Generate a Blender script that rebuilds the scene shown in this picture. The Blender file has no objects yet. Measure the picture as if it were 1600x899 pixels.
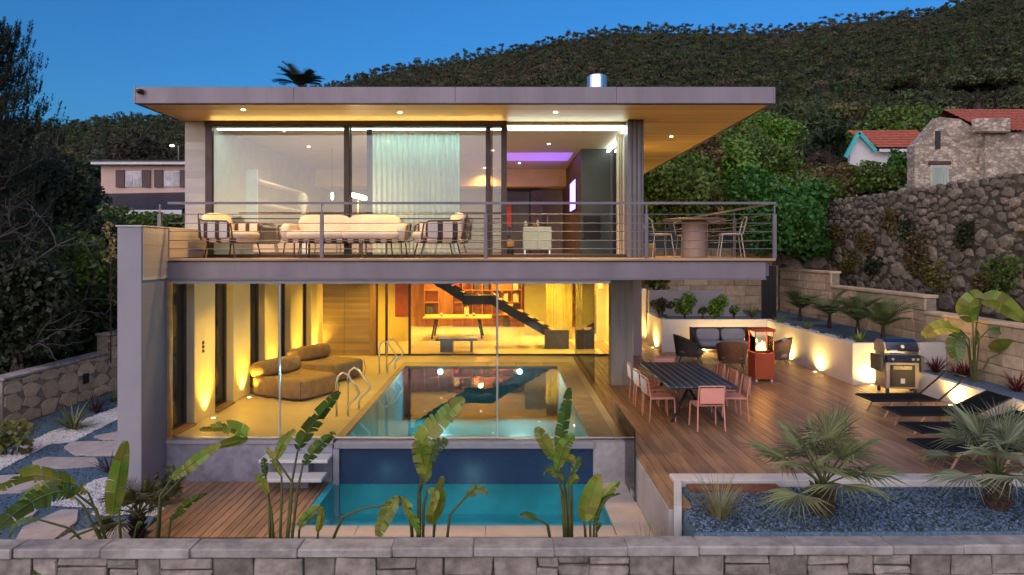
import bpy, math, random
import numpy as np
from mathutils import Vector, Matrix
R = math.radians
random.seed(11); rng = np.random.default_rng(11)
scene = bpy.context.scene
COL = scene.collection
# ---------------------------------------------------------------- camera
F, CX, CY, EYE = 1067.0, 789.0, 392.0, 3.221     # focal length (px of the 1600 px photo), vanishing point, eye height
cd = bpy.data.cameras.new('camera'); cam = bpy.data.objects.new('camera', cd); COL.objects.link(cam)
cam.location = (0, 0, EYE); cam.rotation_euler = (R(90), 0, 0)
cd.sensor_width = 36.0; cd.lens = 36.0 * F / 1600.0
cd.shift_x = (800.0 - CX) / 1600.0; cd.shift_y = (CY - 449.5) / 1600.0
cd.clip_start = 0.1; cd.clip_end = 4000.0
scene.camera = cam
# ---------------------------------------------------------------- sky, sun, exposure (dusk, sun just set behind the camera)
SUN_EL, SUN_ROT = 3.0, 205.0
w = bpy.data.worlds.new('World'); scene.world = w; w.use_nodes = True
nt = w.node_tree; nt.nodes.clear()
sky = nt.nodes.new('ShaderNodeTexSky'); sky.sky_type = 'NISHITA'; sky.sun_disc = False
sky.sun_elevation = R(SUN_EL); sky.sun_rotation = R(SUN_ROT); sky.altitude = 50
sky.air_density = 1.0; sky.dust_density = 0.5; sky.ozone_density = 5.0
bg = nt.nodes.new('ShaderNodeBackground'); bg.inputs['Strength'].default_value = 0.15
wo = nt.nodes.new('ShaderNodeOutputWorld')
nt.links.new(sky.outputs[0], bg.inputs[0]); nt.links.new(bg.outputs[0], wo.inputs[0])
sl = bpy.data.lights.new('sun', 'SUN'); sl.energy = 1.4; sl.angle = R(110); sl.color = (1.0, 0.82, 0.74)
so = bpy.data.objects.new('sun', sl); COL.objects.link(so)
_sd = Vector((math.sin(R(SUN_ROT)) * math.cos(R(22)), math.cos(R(SUN_ROT)) * math.cos(R(22)), math.sin(R(22))))
so.rotation_euler = _sd.to_track_quat('Z', 'Y').to_euler(); so.location = _sd * 60
vs = scene.view_settings
vs.view_transform = 'Standard'; vs.look = 'None'; vs.gamma = 1.0; vs.exposure = 1.40; vs.use_curve_mapping = False
LIGHT = 1.0                                      # one dial for all house lamps
cy = scene.cycles
cy.use_denoising = True; cy.max_bounces = 8; cy.diffuse_bounces = 4; cy.glossy_bounces = 4; cy.transmission_bounces = 4
cy.transparent_max_bounces = 40; cy.sample_clamp_indirect = 6.0; cy.sample_clamp_direct = 0.0; cy.caustics_reflective = False; cy.caustics_refractive = False
cy.use_adaptive_sampling = True; cy.adaptive_threshold = 0.02
try:
    cy.denoiser = 'OPENIMAGEDENOISE'; cy.denoising_input_passes = 'RGB_ALBEDO_NORMAL'; cy.denoising_prefilter = 'ACCURATE'
except Exception: pass

# ---------------------------------------------------------------- pixel helpers
def W(px, py, D): return ((px - CX) * D / F, D, EYE + (CY - py) * D / F)
def G(px, py, z=0.0):
    D = (EYE - z) * F / (py - CY); return ((px - CX) * D / F, D, z)

# ---------------------------------------------------------------- mesh helpers
class MB:
    def __init__(s): s.v = []; s.f = []
    def add(s, v, f):
        o = len(s.v); s.v += [tuple(p) for p in v]; s.f += [tuple(i + o for i in q) for q in f]; return s
    def box(s, x0, x1, y0, y1, z0, z1):
        return s.add([(x0,y0,z0),(x1,y0,z0),(x1,y1,z0),(x0,y1,z0),(x0,y0,z1),(x1,y0,z1),(x1,y1,z1),(x0,y1,z1)],
                     [(0,3,2,1),(4,5,6,7),(0,1,5,4),(1,2,6,5),(2,3,7,6),(3,0,4,7)])
    def cbox(s, x0, x1, y0, y1, z0, z1, b=0.01, M=None):
        """chamfered box"""
        b = min(b, (x1-x0)*.45, (y1-y0)*.45, (z1-z0)*.45)
        V = []; I = {}
        for i in (0,1):
            for j in (0,1):
                for k in (0,1):
                    c = [(x0,x1)[i], (y0,y1)[j], (z0,z1)[k]]; sg = [(1,-1)[i], (1,-1)[j], (1,-1)[k]]
                    for a in range(3):
                        p = c[:]
                        for q in range(3):
                            if q != a: p[q] += sg[q]*b
                        I[(i,j,k,a)] = len(V); V.append(p)
        Fc = []
        def face(keys, n):
            ids = [I[k] for k in keys]
            a, b_, c_ = (Vector(V[ids[0]]), Vector(V[ids[1]]), Vector(V[ids[2]]))
            if (b_-a).cross(c_-a).dot(Vector(n)) < 0: ids = ids[::-1]
            Fc.append(tuple(ids))
        for a in range(3):
            o1, o2 = [(1,2),(0,2),(0,1)][a]
            for sd in (0,1):
                ks = []
                for u, v in ((0,0),(1,0),(1,1),(0,1)):
                    k = [0,0,0]; k[a] = sd; k[o1] = u; k[o2] = v; ks.append((*k, a))
                n = [0,0,0]; n[a] = (-1,1)[sd]; face(ks, n)
            for u in (0,1):
                for v in (0,1):
                    k0 = [0,0,0]; k0[o1] = u; k0[o2] = v; k1 = k0[:]; k1[a] = 1
                    n = [0,0,0]; n[o1] = (-1,1)[u]; n[o2] = (-1,1)[v]
                    face([(*k0,o1),(*k0,o2),(*k1,o2),(*k1,o1)], n)
        for i in (0,1):
            for j in (0,1):
                for k in (0,1):
                    face([(i,j,k,0),(i,j,k,1),(i,j,k,2)], [(-1,1)[i],(-1,1)[j],(-1,1)[k]])
        if M is not None: V = [tuple(M @ Vector(p)) for p in V]
        return s.add(V, Fc)
    def tube(s, pts, r, n=8, caps=True):
        pts = [Vector(p) for p in pts]; m = len(pts)
        rs = r if isinstance(r, (list, tuple)) else [r]*m
        V = []; up = None
        for i, p in enumerate(pts):
            t = (pts[min(i+1,m-1)] - pts[max(i-1,0)])
            t = t.normalized() if t.length > 1e-9 else Vector((0,0,1))
            if up is None: up = Vector((0,0,1)) if abs(t.z) < .9 else Vector((1,0,0))
            a = t.cross(up); a = a.normalized() if a.length > 1e-6 else t.orthogonal().normalized()
            b = a.cross(t).normalized(); up = b
            for k in range(n):
                an = 2*math.pi*k/n + math.pi/n; V.append(p + (a*math.cos(an) + b*math.sin(an))*rs[i])
        Fc = []
        for i in range(m-1):
            for k in range(n):
                k2 = (k+1) % n; Fc.append((i*n+k, (i+1)*n+k, (i+1)*n+k2, i*n+k2))
        if caps: Fc.append(tuple(range(n))); Fc.append(tuple((m-1)*n+k for k in range(n))[::-1])
        return s.add(V, Fc)
    def prism(s, poly, z0, z1):
        """polygon in XY extruded in Z"""
        n = len(poly)
        a = sum(poly[i][0]*poly[(i+1)%n][1] - poly[(i+1)%n][0]*poly[i][1] for i in range(n))
        if a < 0: poly = poly[::-1]
        V = [(x,y,z0) for x,y in poly] + [(x,y,z1) for x,y in poly]
        return s.add(V, [tuple(range(n))[::-1], tuple(range(n,2*n))] + [(i,(i+1)%n,n+(i+1)%n,n+i) for i in range(n)])
    def prismx(s, poly, x0, x1):
        """polygon in YZ extruded in X"""
        n = len(poly)
        a = sum(poly[i][0]*poly[(i+1)%n][1] - poly[(i+1)%n][0]*poly[i][1] for i in range(n))
        if a < 0: poly = poly[::-1]
        V = [(x0,y,z) for y,z in poly] + [(x1,y,z) for y,z in poly]
        return s.add(V, [tuple(range(n))[::-1], tuple(range(n,2*n))] + [(i,(i+1)%n,n+(i+1)%n,n+i) for i in range(n)])
    def prismy(s, poly, y0, y1):
        """polygon in XZ extruded in Y"""
        n = len(poly)
        a = sum(poly[i][0]*poly[(i+1)%n][1] - poly[(i+1)%n][0]*poly[i][1] for i in range(n))
        if a > 0: poly = poly[::-1]
        V = [(x,y0,z) for x,z in poly] + [(x,y1,z) for x,z in poly]
        return s.add(V, [tuple(range(n))[::-1], tuple(range(n,2*n))] + [(i,(i+1)%n,n+(i+1)%n,n+i) for i in range(n)])
    def lathe(s, prof, n=20, c=(0,0,0)):
        V = []; m = len(prof)
        for r, z in prof:
            for k in range(n):
                a = 2*math.pi*k/n; V.append((c[0]+r*math.cos(a), c[1]+r*math.sin(a), c[2]+z))
        Fc = [(i*n+k, i*n+(k+1)%n, (i+1)*n+(k+1)%n, (i+1)*n+k) for i in range(m-1) for k in range(n)]
        Fc.append(tuple(range(n))[::-1]); Fc.append(tuple((m-1)*n+k for k in range(n)))
        return s.add(V, Fc)
    def pillow(s, c, d, e1=.35, e2=.35, n=12, M=None, sag=0.0, wob=0.0):
        """superellipsoid cushion; c centre, d half sizes"""
        pw = lambda x, e: math.copysign(abs(x)**e, x)
        V = []; nv = n; nu = 2*n
        ph = random.random()*6
        for i in range(nv+1):
            t = -math.pi/2 + math.pi*i/nv
            for j in range(nu):
                u = 2*math.pi*j/nu
                x = d[0]*pw(math.cos(t),e1)*pw(math.cos(u),e2); y = d[1]*pw(math.cos(t),e1)*pw(math.sin(u),e2); z = d[2]*pw(math.sin(t),e1)
                z -= sag*(1-(x/d[0])**2)*(1-(y/d[1])**2) if z > 0 else 0
                if wob:
                    k = 1 + wob*(math.sin(5*u+ph)*math.cos(3*t) + .6*math.sin(9*u+2*ph+4*t))
                    x *= k; y *= k; z *= 1 + wob*math.sin(7*u+ph*3)
                p = Vector((x,y,z))
                if M is not None: p = M @ p
                V.append((c[0]+p.x, c[1]+p.y, c[2]+p.z))
        Fc = [(i*nu+j, i*nu+(j+1)%nu, (i+1)*nu+(j+1)%nu, (i+1)*nu+j) for i in range(nv) for j in range(nu)]
        return s.add(V, Fc)
    def rough(s, x0, x1, y0, y1, z0, z1, b=.014, j=.012, skew=.02):
        """hewn block: chamfered box whose corners wander"""
        n0 = len(s.v); s.cbox(x0, x1, y0, y1, z0, z1, b*random.uniform(.7,1.5)); k = [[random.uniform(-1,1)*skew for _ in range(2)] for _ in range(4)]
        for i in range(n0, len(s.v)):
            x, y, z = s.v[i]; q = k[(x > (x0+x1)/2)*2+(z > (z0+z1)/2)]
            s.v[i] = (x+q[0]*.5+random.uniform(-j,j)*.4, y+random.uniform(-j,j), z+q[1]*.35+random.uniform(-j,j)*.3)
        return s
    def quad(s, a, b, c, d): return s.add([a,b,c,d], [(0,1,2,3)])
    def xf(s, M):
        s.v = [tuple(M @ Vector(p)) for p in s.v]; return s

def np_mesh(name, V, Fc):
    me = bpy.data.meshes.new(name); V = np.asarray(V, np.float32); Fc = np.asarray(Fc, np.int32); k = Fc.shape[1]
    me.vertices.add(len(V)); me.vertices.foreach_set('co', V.ravel())
    me.loops.add(Fc.size); me.loops.foreach_set('vertex_index', Fc.ravel())
    me.polygons.add(len(Fc)); me.polygons.foreach_set('loop_start', np.arange(0, Fc.size, k, dtype=np.int32))
    me.polygons.foreach_set('loop_total', np.full(len(Fc), k, np.int32)); me.update(calc_edges=True); return me

def wt(o):
    t = Vector((0,0,0))
    while o is not None: t += o.location; o = o.parent
    return t
def mk(name, mb, mat, parent=None, smooth=False, world=True):
    """one mesh object; with world=True the vertices are world coordinates (parents are unrotated)"""
    if isinstance(mb, MB):
        me = bpy.data.meshes.new(name); me.from_pydata(mb.v, [], mb.f); me.update()
    else: me = mb
    if smooth: me.polygons.foreach_set('use_smooth', [True]*len(me.polygons))
    if mat is not None and len(me.materials) == 0: me.materials.append(mat)
    o = bpy.data.objects.new(name, me); COL.objects.link(o)
    if parent is not None:
        o.parent = parent
        if world: o.location = -wt(parent)
    return o
def loc(name, mb, mat, parent, smooth=False): return mk(name, mb, mat, parent, smooth, world=False)
def tag(o, label, cat, group=None):
    o['label'] = label; o['category'] = cat
    if group: o['group'] = group
    return o
def thing(name, label, cat, at=(0,0,0), rz=0.0, group=None):
    o = bpy.data.objects.new(name, None); o.empty_display_size = .2; COL.objects.link(o)
    o.location = at; o.rotation_euler = (0,0,rz); return tag(o, label, cat, group)
def struct(name, mb, mat, smooth=False, kind='structure'):
    o = mk(name, mb, mat, None, smooth); o['kind'] = kind; return o
def stuff(o): o['kind'] = 'stuff'; return o
def copy_tree(o, parent=None):
    c = o.copy(); COL.objects.link(c)
    if parent is not None: c.parent = parent
    for ch in list(o.children): copy_tree(ch, c)
    return c
def dup(o, at, rz=0.0, label=None, s=None):
    c = copy_tree(o); c.location = at; c.rotation_euler = (0,0,rz)
    if label: c['label'] = label
    if s: c.scale = (s,s,s)
    return c

# ---------------------------------------------------------------- materials
def S(r, g, b):
    f = lambda c: (c/255/12.92) if c/255 <= .04045 else ((c/255+.055)/1.055)**2.4
    return (f(r), f(g), f(b), 1)
MATS = {}
def mat(name, col, rough=.6, metal=0.0, var=.18, ns=4.0, bs=60.0, bump=.08, rnd=.0, isl=.0, stretch=(1,1,1), col2=None, coat=0.0, trl=0.0, spec=.5, bdist=.01, alpha=None):
    m = bpy.data.materials.new(name); m.use_nodes = True; n = m.node_tree; N = n.nodes; L = n.links
    b = N['Principled BSDF']; b.inputs['Roughness'].default_value = rough; b.inputs['Metallic'].default_value = metal
    b.inputs['Specular IOR Level'].default_value = spec
    if coat: b.inputs['Coat Weight'].default_value = coat; b.inputs['Coat Roughness'].default_value = .15
    tc = N.new('ShaderNodeTexCoord'); mp = N.new('ShaderNodeMapping'); mp.inputs['Scale'].default_value = stretch
    L.new(tc.outputs['Object'], mp.inputs[0])
    nz = N.new('ShaderNodeTexNoise'); nz.inputs['Scale'].default_value = ns; nz.inputs['Detail'].default_value = 6; nz.inputs['Roughness'].default_value = .62
    L.new(mp.outputs[0], nz.inputs['Vector'])
    c = col if len(col) == 4 else (*col, 1)
    c2 = (col2 if len(col2) == 4 else (*col2, 1)) if col2 else tuple(x*(1-2*var) for x in c[:3]) + (1,)
    cr = N.new('ShaderNodeMix'); cr.data_type = 'RGBA'
    mr = N.new('ShaderNodeMapRange'); mr.inputs['From Min'].default_value = .36; mr.inputs['From Max'].default_value = .64
    L.new(nz.outputs['Fac'], mr.inputs['Value']); L.new(mr.outputs[0], cr.inputs['Factor'])
    cr.inputs['A'].default_value = c; cr.inputs['B'].default_value = c2
    out = cr.outputs['Result']
    if rnd or isl:
        hs = N.new('ShaderNodeHueSaturation'); L.new(out, hs.inputs['Color'])
        add = None
        if rnd:
            oi = N.new('ShaderNodeObjectInfo'); r1 = N.new('ShaderNodeMapRange'); L.new(oi.outputs['Random'], r1.inputs['Value'])
            r1.inputs['To Min'].default_value = 1-rnd; r1.inputs['To Max'].default_value = 1+rnd; add = r1.outputs[0]
        if isl:
            ge = N.new('ShaderNodeNewGeometry'); r2 = N.new('ShaderNodeMapRange'); L.new(ge.outputs['Random Per Island'], r2.inputs['Value'])
            r2.inputs['To Min'].default_value = 1-isl; r2.inputs['To Max'].default_value = 1+isl
            if add is not None:
                mu = N.new('ShaderNodeMath'); mu.operation = 'MULTIPLY'; L.new(add, mu.inputs[0]); L.new(r2.outputs[0], mu.inputs[1]); add = mu.outputs[0]
            else: add = r2.outputs[0]
            r3 = N.new('ShaderNodeMapRange'); L.new(ge.outputs['Random Per Island'], r3.inputs['Value']); r3.inputs['To Min'].default_value = .5-isl*.06; r3.inputs['To Max'].default_value = .5+isl*.05
            L.new(r3.outputs[0], hs.inputs['Hue'])
        L.new(add, hs.inputs['Value']); out = hs.outputs['Color']
    L.new(out, b.inputs['Base Color'])
    if bump:
        n2 = N.new('ShaderNodeTexNoise'); n2.inputs['Scale'].default_value = bs; n2.inputs['Detail'].default_value = 4
        L.new(mp.outputs[0], n2.inputs['Vector']); bp = N.new('ShaderNodeBump'); bp.inputs['Strength'].default_value = bump; bp.inputs['Distance'].default_value = bdist
        L.new(n2.outputs['Fac'], bp.inputs['Height']); L.new(bp.outputs[0], b.inputs['Normal'])
        r4 = N.new('ShaderNodeMapRange'); L.new(nz.outputs['Fac'], r4.inputs['Value']); r4.inputs['To Min'].default_value = max(.02, rough-.12); r4.inputs['To Max'].default_value = min(1, rough+.12)
        L.new(r4.outputs[0], b.inputs['Roughness'])
    if trl:
        tr = N.new('ShaderNodeBsdfTranslucent'); L.new(out, tr.inputs['Color']); ms = N.new('ShaderNodeMixShader'); ms.inputs[0].default_value = trl
        L.new(b.outputs[0], ms.inputs[1]); L.new(tr.outputs[0], ms.inputs[2]); L.new(ms.outputs[0], N['Material Output'].inputs['Surface'])
    if alpha is not None:
        tp = N.new('ShaderNodeBsdfTransparent'); ms = N.new('ShaderNodeMixShader'); ms.inputs[0].default_value = alpha
        L.new(tp.outputs[0], ms.inputs[1]); src = N['Material Output'].inputs['Surface'].links[0].from_socket
        L.new(src, ms.inputs[2]); L.new(ms.outputs[0], N['Material Output'].inputs['Surface'])
    MATS[name] = m; return m
def emit(name, col, strength):
    m = bpy.data.materials.new(name); m.use_nodes = True; N = m.node_tree.nodes
    b = N['Principled BSDF']; b.inputs['Base Color'].default_value = (.8,.8,.8,1)
    b.inputs['Emission Color'].default_value = (*col[:3], 1); b.inputs['Emission Strength'].default_value = strength
    MATS[name] = m; return m
def glass(name, tint=(1,1,1), ior=1.5, rough=0.0, ripple=None, gain=1.0):
    m = bpy.data.materials.new(name); m.use_nodes = True; n = m.node_tree; N = n.nodes; L = n.links; N.remove(N['Principled BSDF'])
    fr = N.new('ShaderNodeFresnel'); fr.inputs['IOR'].default_value = ior
    tp = N.new('ShaderNodeBsdfTransparent'); tp.inputs[0].default_value = (*tint, 1)
    gl = N.new('ShaderNodeBsdfGlossy'); gl.inputs['Roughness'].default_value = rough
    ms = N.new('ShaderNodeMixShader'); fac = fr.outputs[0]
    if gain != 1.0:
        mu = N.new('ShaderNodeMath'); mu.operation = 'MULTIPLY'; mu.use_clamp = True; mu.inputs[1].default_value = gain; L.new(fac, mu.inputs[0]); fac = mu.outputs[0]
    L.new(fac, ms.inputs[0]); L.new(tp.outputs[0], ms.inputs[1]); L.new(gl.outputs[0], ms.inputs[2])
    if ripple:
        tc = N.new('ShaderNodeTexCoord'); nz = N.new('ShaderNodeTexNoise'); nz.inputs['Scale'].default_value = ripple[0]; nz.inputs['Detail'].default_value = 2
        L.new(tc.outputs['Object'], nz.inputs['Vector']); bp = N.new('ShaderNodeBump'); bp.inputs['Strength'].default_value = ripple[1]; bp.inputs['Distance'].default_value = .02
        L.new(nz.outputs['Fac'], bp.inputs['Height']); L.new(bp.outputs[0], gl.inputs['Normal']); L.new(bp.outputs[0], fr.inputs['Normal'])
    L.new(ms.outputs[0], N['Material Output'].inputs['Surface']); MATS[name] = m; return m
def boards(name, c1, c2, axis, width, rough=.5, groove=.03, var=.25, gap=.6):
    """painted-on boards only where each board is too small to see singly: stripes across `axis` (0 x, 1 y, 2 z)"""
    m = mat(name, c1, rough, var=var, ns=3, bump=0, col2=c2, stretch=tuple(1 if i == axis else .15 for i in range(3)))
    n = m.node_tree; N = n.nodes; L = n.links; b = N['Principled BSDF']
    tc = N.new('ShaderNodeTexCoord'); sp = N.new('ShaderNodeSeparateXYZ'); L.new(tc.outputs['Object'], sp.inputs[0])
    dv = N.new('ShaderNodeMath'); dv.operation = 'DIVIDE'; dv.inputs[1].default_value = width; L.new(sp.outputs[axis], dv.inputs[0])
    fr = N.new('ShaderNodeMath'); fr.operation = 'FRACT'; L.new(dv.outputs[0], fr.inputs[0])
    gt = N.new('ShaderNodeMath'); gt.operation = 'GREATER_THAN'; gt.inputs[1].default_value = groove/width; L.new(fr.outputs[0], gt.inputs[0])
    fl = N.new('ShaderNodeMath'); fl.operation = 'FLOOR'; L.new(dv.outputs[0], fl.inputs[0])
    wn = N.new('ShaderNodeTexWhiteNoise'); wn.noise_dimensions = '1D'; L.new(fl.outputs[0], wn.inputs['W'])
    mr = N.new('ShaderNodeMapRange'); L.new(wn.outputs['Value'], mr.inputs['Value']); mr.inputs['To Min'].default_value = .8; mr.inputs['To Max'].default_value = 1.15
    hs = N.new('ShaderNodeHueSaturation'); src = b.inputs['Base Color'].links[0].from_socket; L.new(src, hs.inputs['Color']); L.new(mr.outputs[0], hs.inputs['Value']); L.new(hs.outputs[0], b.inputs['Base Color'])
    bp = N.new('ShaderNodeBump'); bp.inputs['Strength'].default_value = gap; bp.inputs['Distance'].default_value = .01; L.new(gt.outputs[0], bp.inputs['Height']); L.new(bp.outputs[0], b.inputs['Normal'])
    return m
def stripes(name, c1, c2, axis, period, duty, rough=.8):
    m = mat(name, c1, rough, var=.05, bump=.15, bs=300); n = m.node_tree; N = n.nodes; L = n.links; b = N['Principled BSDF']
    tc = N.new('ShaderNodeTexCoord'); sp = N.new('ShaderNodeSeparateXYZ'); L.new(tc.outputs['Object'], sp.inputs[0])
    dv = N.new('ShaderNodeMath'); dv.operation = 'DIVIDE'; dv.inputs[1].default_value = period; L.new(sp.outputs[axis], dv.inputs[0])
    fr = N.new('ShaderNodeMath'); fr.operation = 'FRACT'; L.new(dv.outputs[0], fr.inputs[0])
    gt = N.new('ShaderNodeMath'); gt.operation = 'GREATER_THAN'; gt.inputs[1].default_value = duty; L.new(fr.outputs[0], gt.inputs[0])
    mx = N.new('ShaderNodeMix'); mx.data_type = 'RGBA'; L.new(gt.outputs[0], mx.inputs['Factor']); mx.inputs['A'].default_value = (*c2[:3],1)
    L.new(b.inputs['Base Color'].links[0].from_socket, mx.inputs['B']); L.new(mx.outputs['Result'], b.inputs['Base Color']); return m

M_white = mat('white_render', (.62,.60,.60), .75, var=.05, ns=1.5, bs=180, bump=.12)
M_grayrender = mat('grey_render', (.30,.28,.32), .7, var=.06, ns=1.2, bs=160, bump=.1)
M_fascia = mat('fascia_metal', (.215,.18,.215), .45, metal=.3, var=.10, ns=1.6, bs=20, bump=.05, stretch=(1.2,1.2,.25))
M_steel = mat('painted_steel', (.17,.15,.175), .45, metal=.4, var=.06, ns=2, bump=.04)
M_dark = mat('dark_metal', (.035,.03,.032), .4, metal=.4, var=.1, bump=.03)
M_bronze = mat('bronze_frame', (.05,.035,.032), .4, metal=.5, var=.1, bump=.03)
M_chrome = mat('polished_steel', (.75,.75,.76), .32, metal=1.0, var=.04, bump=0)
M_soffit = boards('soffit_boards', (.66,.47,.19), (.58,.39,.14), 1, .145, .45, groove=.008, gap=.35)
M_clad = boards('cladding_boards', (.55,.50,.47), (.48,.43,.40), 2, .14, .55, groove=.008, var=.08, gap=.5)
M_deck = mat('deck_wood', (.345,.205,.12), .42, var=.22, ns=2.2, bs=30, bump=.12, rnd=.24, stretch=(7,.55,7), col2=(.225,.13,.075))
M_deck2 = mat('balcony_wood', (.52,.32,.17), .5, var=.2, ns=2, bs=30, bump=.1, rnd=.15, stretch=(.5,6,6))
M_stone = mat('limestone', (.60,.47,.33), .85, var=.2, ns=5, bs=22, bump=.45, rnd=.22, col2=(.46,.34,.23), bdist=.02)
M_capstone = mat('capstone', (.40,.37,.355), .8, var=.16, ns=4, bs=26, bump=.3, rnd=.1, col2=(.23,.205,.20), bdist=.012)
M_wallstone = mat('wallstone', (.34,.29,.26), .88, var=.25, ns=6, bs=16, bump=.6, rnd=.3, col2=(.17,.145,.135), bdist=.02)
M_rubble = mat('rubble_stone', (.27,.225,.175), .9, var=.3, ns=6, bs=11, bump=.8, rnd=.4, col2=(.13,.105,.08), bdist=.03)
M_mortar = mat('dark_mortar', (.13,.11,.095), .95, var=.3, ns=8, bs=30, bump=.5)
M_lightmortar = mat('pale_mortar', (.30,.25,.21), .95, var=.2, ns=8, bs=40, bump=.4)
M_tile = mat('floor_tile', (.50,.44,.38), .35, var=.05, ns=1.5, bs=90, bump=.03)
M_coping = mat('coping_stone', (.34,.30,.29), .5, var=.1, ns=3, bs=60, bump=.08, rnd=.08)
M_pool = mat('pool_tile', (.10,.30,.36), .3, var=.15, ns=6, bump=0)
M_poolwall = mat('pool_front_tile', (.018,.045,.11), .3, var=.12, ns=5, bump=.05)
M_basin = mat('basin_tile', (.05,.42,.50), .35, var=.1, ns=3, bump=0)
M_glass = glass('window_glass', (.97,.985,.98), 1.5)
M_glassup = glass('balcony_door_glass', (.95,.97,.97), 1.5, gain=1.6)
M_glass2 = glass('guard_glass', (.93,.97,.96), 1.5)
M_water = glass('pool_water', (.62,.92,.93), 1.36, ripple=(2.6,.06), gain=1.3)
M_water2 = glass('basin_water', (.70,.93,.95), 1.33, ripple=(4.0,.14))
M_gravel = mat('blue_grey_gravel', (.10,.165,.225), .7, var=.3, ns=30, bs=60, bump=.5, isl=.85, col2=(.04,.07,.11))
M_pebble = mat('white_pebble', (.66,.65,.66), .7, var=.12, ns=12, bump=.1, isl=.18)
M_slab = mat('flagstone', (.50,.43,.40), .8, var=.14, ns=4, bs=26, bump=.35, rnd=.12, col2=(.38,.33,.33))
M_soil = mat('soil', (.045,.035,.028), .95, var=.3, ns=12, bs=40, bump=.6)
M_wallin = mat('cream_wall', (.70,.64,.52), .7, var=.04, ns=1.2, bump=.03)
M_ceil = mat('ceiling_paint', (.72,.68,.62), .8, var=.03, ns=1, bump=0)
M_floorin = mat('interior_floor', (.60,.52,.40), .3, var=.06, ns=1.2, bump=.02)
M_shutter = boards('shutter_wood', (.30,.22,.14), (.22,.155,.095), 2, .09, .5, groove=.012, var=.15, gap=.8)
M_oak = mat('oak', (.46,.24,.09), .5, var=.2, ns=3, bs=30, bump=.08, stretch=(5,5,.5))
M_oak2 = mat('shelf_oak', (.50,.21,.07), .5, var=.2, ns=3, bs=30, bump=.05, stretch=(.5,5,5), rnd=.2)
M_black = mat('black_steel', (.018,.017,.018), .38, metal=.3, var=.1, bump=.03)
M_charcoal = mat('charcoal_panel', (.075,.075,.078), .5, var=.1, ns=2, bump=.03)
M_red = mat('red_paint', (.42,.03,.02), .4, var=.1, bump=0)
M_led_w = emit('led_cool', (.80,1.0,.92), 3.0)
M_led_warm = emit('led_warm', (1.0,.66,.22), 5.0)
M_bulb = emit('bulb', (1.0,.74,.38), 7.0)
M_poolled = emit('pool_led', (.75,.98,1.0), 4.0)
M_flame = emit('flame', (1.0,.40,.08), 5.0)
M_screen = emit('tv_screen', (.16,.10,.9), 3.0)

def lamp(kind, name, at, energy, col, parent=None, radius=.05, aim=None, size=None, spot=None, blend=.5):
    ld = bpy.data.lights.new(name, kind); ld.energy = energy*LIGHT; ld.color = col
    if kind in ('POINT','SPOT'): ld.shadow_soft_size = radius
    if kind == 'SPOT': ld.spot_size = R(spot or 60); ld.spot_blend = blend
    if kind == 'AREA': ld.shape = 'RECTANGLE'; ld.size, ld.size_y = size
    o = bpy.data.objects.new(name, ld); COL.objects.link(o); o.location = at
    if parent is not None: o.parent = parent; o.location = Vector(at) - wt(parent)
    if aim is not None: o.rotation_euler = Vector(aim).to_track_quat('-Z', 'Y').to_euler()
    return o
WARM = (1.0,.62,.20); AMBER = (1.0,.52,.10); COOL = (.62,1.0,.86)
# ================================================================ terrain
RX = [-900,-200,0,110,200,290,440,500,560,640,720,800,850,900,960,1040,1200,1290,1370,1450,1490,1600,1800,2300]
RY = [205,200,197,196,190,182,152,140,124,104,94,80,68,57,52,48,52,38,30,20,8,-36,-100,-160]
def sstep(a, b, t):
    t = np.clip((t-a)/(b-a), 0, 1); return t*t*(3-2*t)
def ground_z(x, y):
    x = np.asarray(x, float); y = np.asarray(y, float)
    ys = np.maximum(y, 20.0); px = CX + F*x/ys; s = (CY - np.interp(px, RX, RY))/F
    t = np.clip((ys-45)/655, 0, 1)
    hill = 2.2 + s*(t**.55)*np.minimum(ys, 700) - np.maximum(ys-700, 0)*.25
    hill = hill + 1.2*np.sin(x*.05+y*.03)*sstep(60,150,ys)
    near = np.where(y < 7.5, -2.3, np.where(x > 12.8, 4.9, np.where(x < -11.2, 0.1, -1.75)))
    far = np.where(x > 12.8, np.maximum(5.0+(ys-27)*.05, hill), hill)
    k = sstep(28, 46, y)
    return near*(1-k) + far*k
xs = np.unique(np.concatenate([[-3000],np.linspace(-1000,-60,40), np.linspace(-60,-12,14), [-11.25,-11.15], np.linspace(-10,12,12), [12.7,12.85], np.linspace(14,60,16), np.linspace(60,1000,40),[3000]]))
ys_ = np.unique(np.concatenate([[-2500,-900,-300,-60,-20,0,5,7.4,7.55], np.linspace(8.5,46,26), np.linspace(50,150,30), np.linspace(160,720,48), np.linspace(740,1300,10)]))
gx, gy = np.meshgrid(xs, ys_); gz = ground_z(gx, gy)
V = np.stack([gx.ravel(), gy.ravel(), gz.ravel()], 1); nx = len(xs)
ii, jj = np.meshgrid(np.arange(len(ys_)-1), np.arange(nx-1), indexing='ij'); a = (ii*nx+jj).ravel()
M_ground = mat('hill_ground', (.024,.028,.012), .95, var=.3, ns=.15, bs=2, bump=.4, col2=(.016,.022,.009))
me = np_mesh('ground', V, np.stack([a, a+1, a+nx+1, a+nx], 1))
g = struct('ground', me, M_ground, smooth=True)

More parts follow.
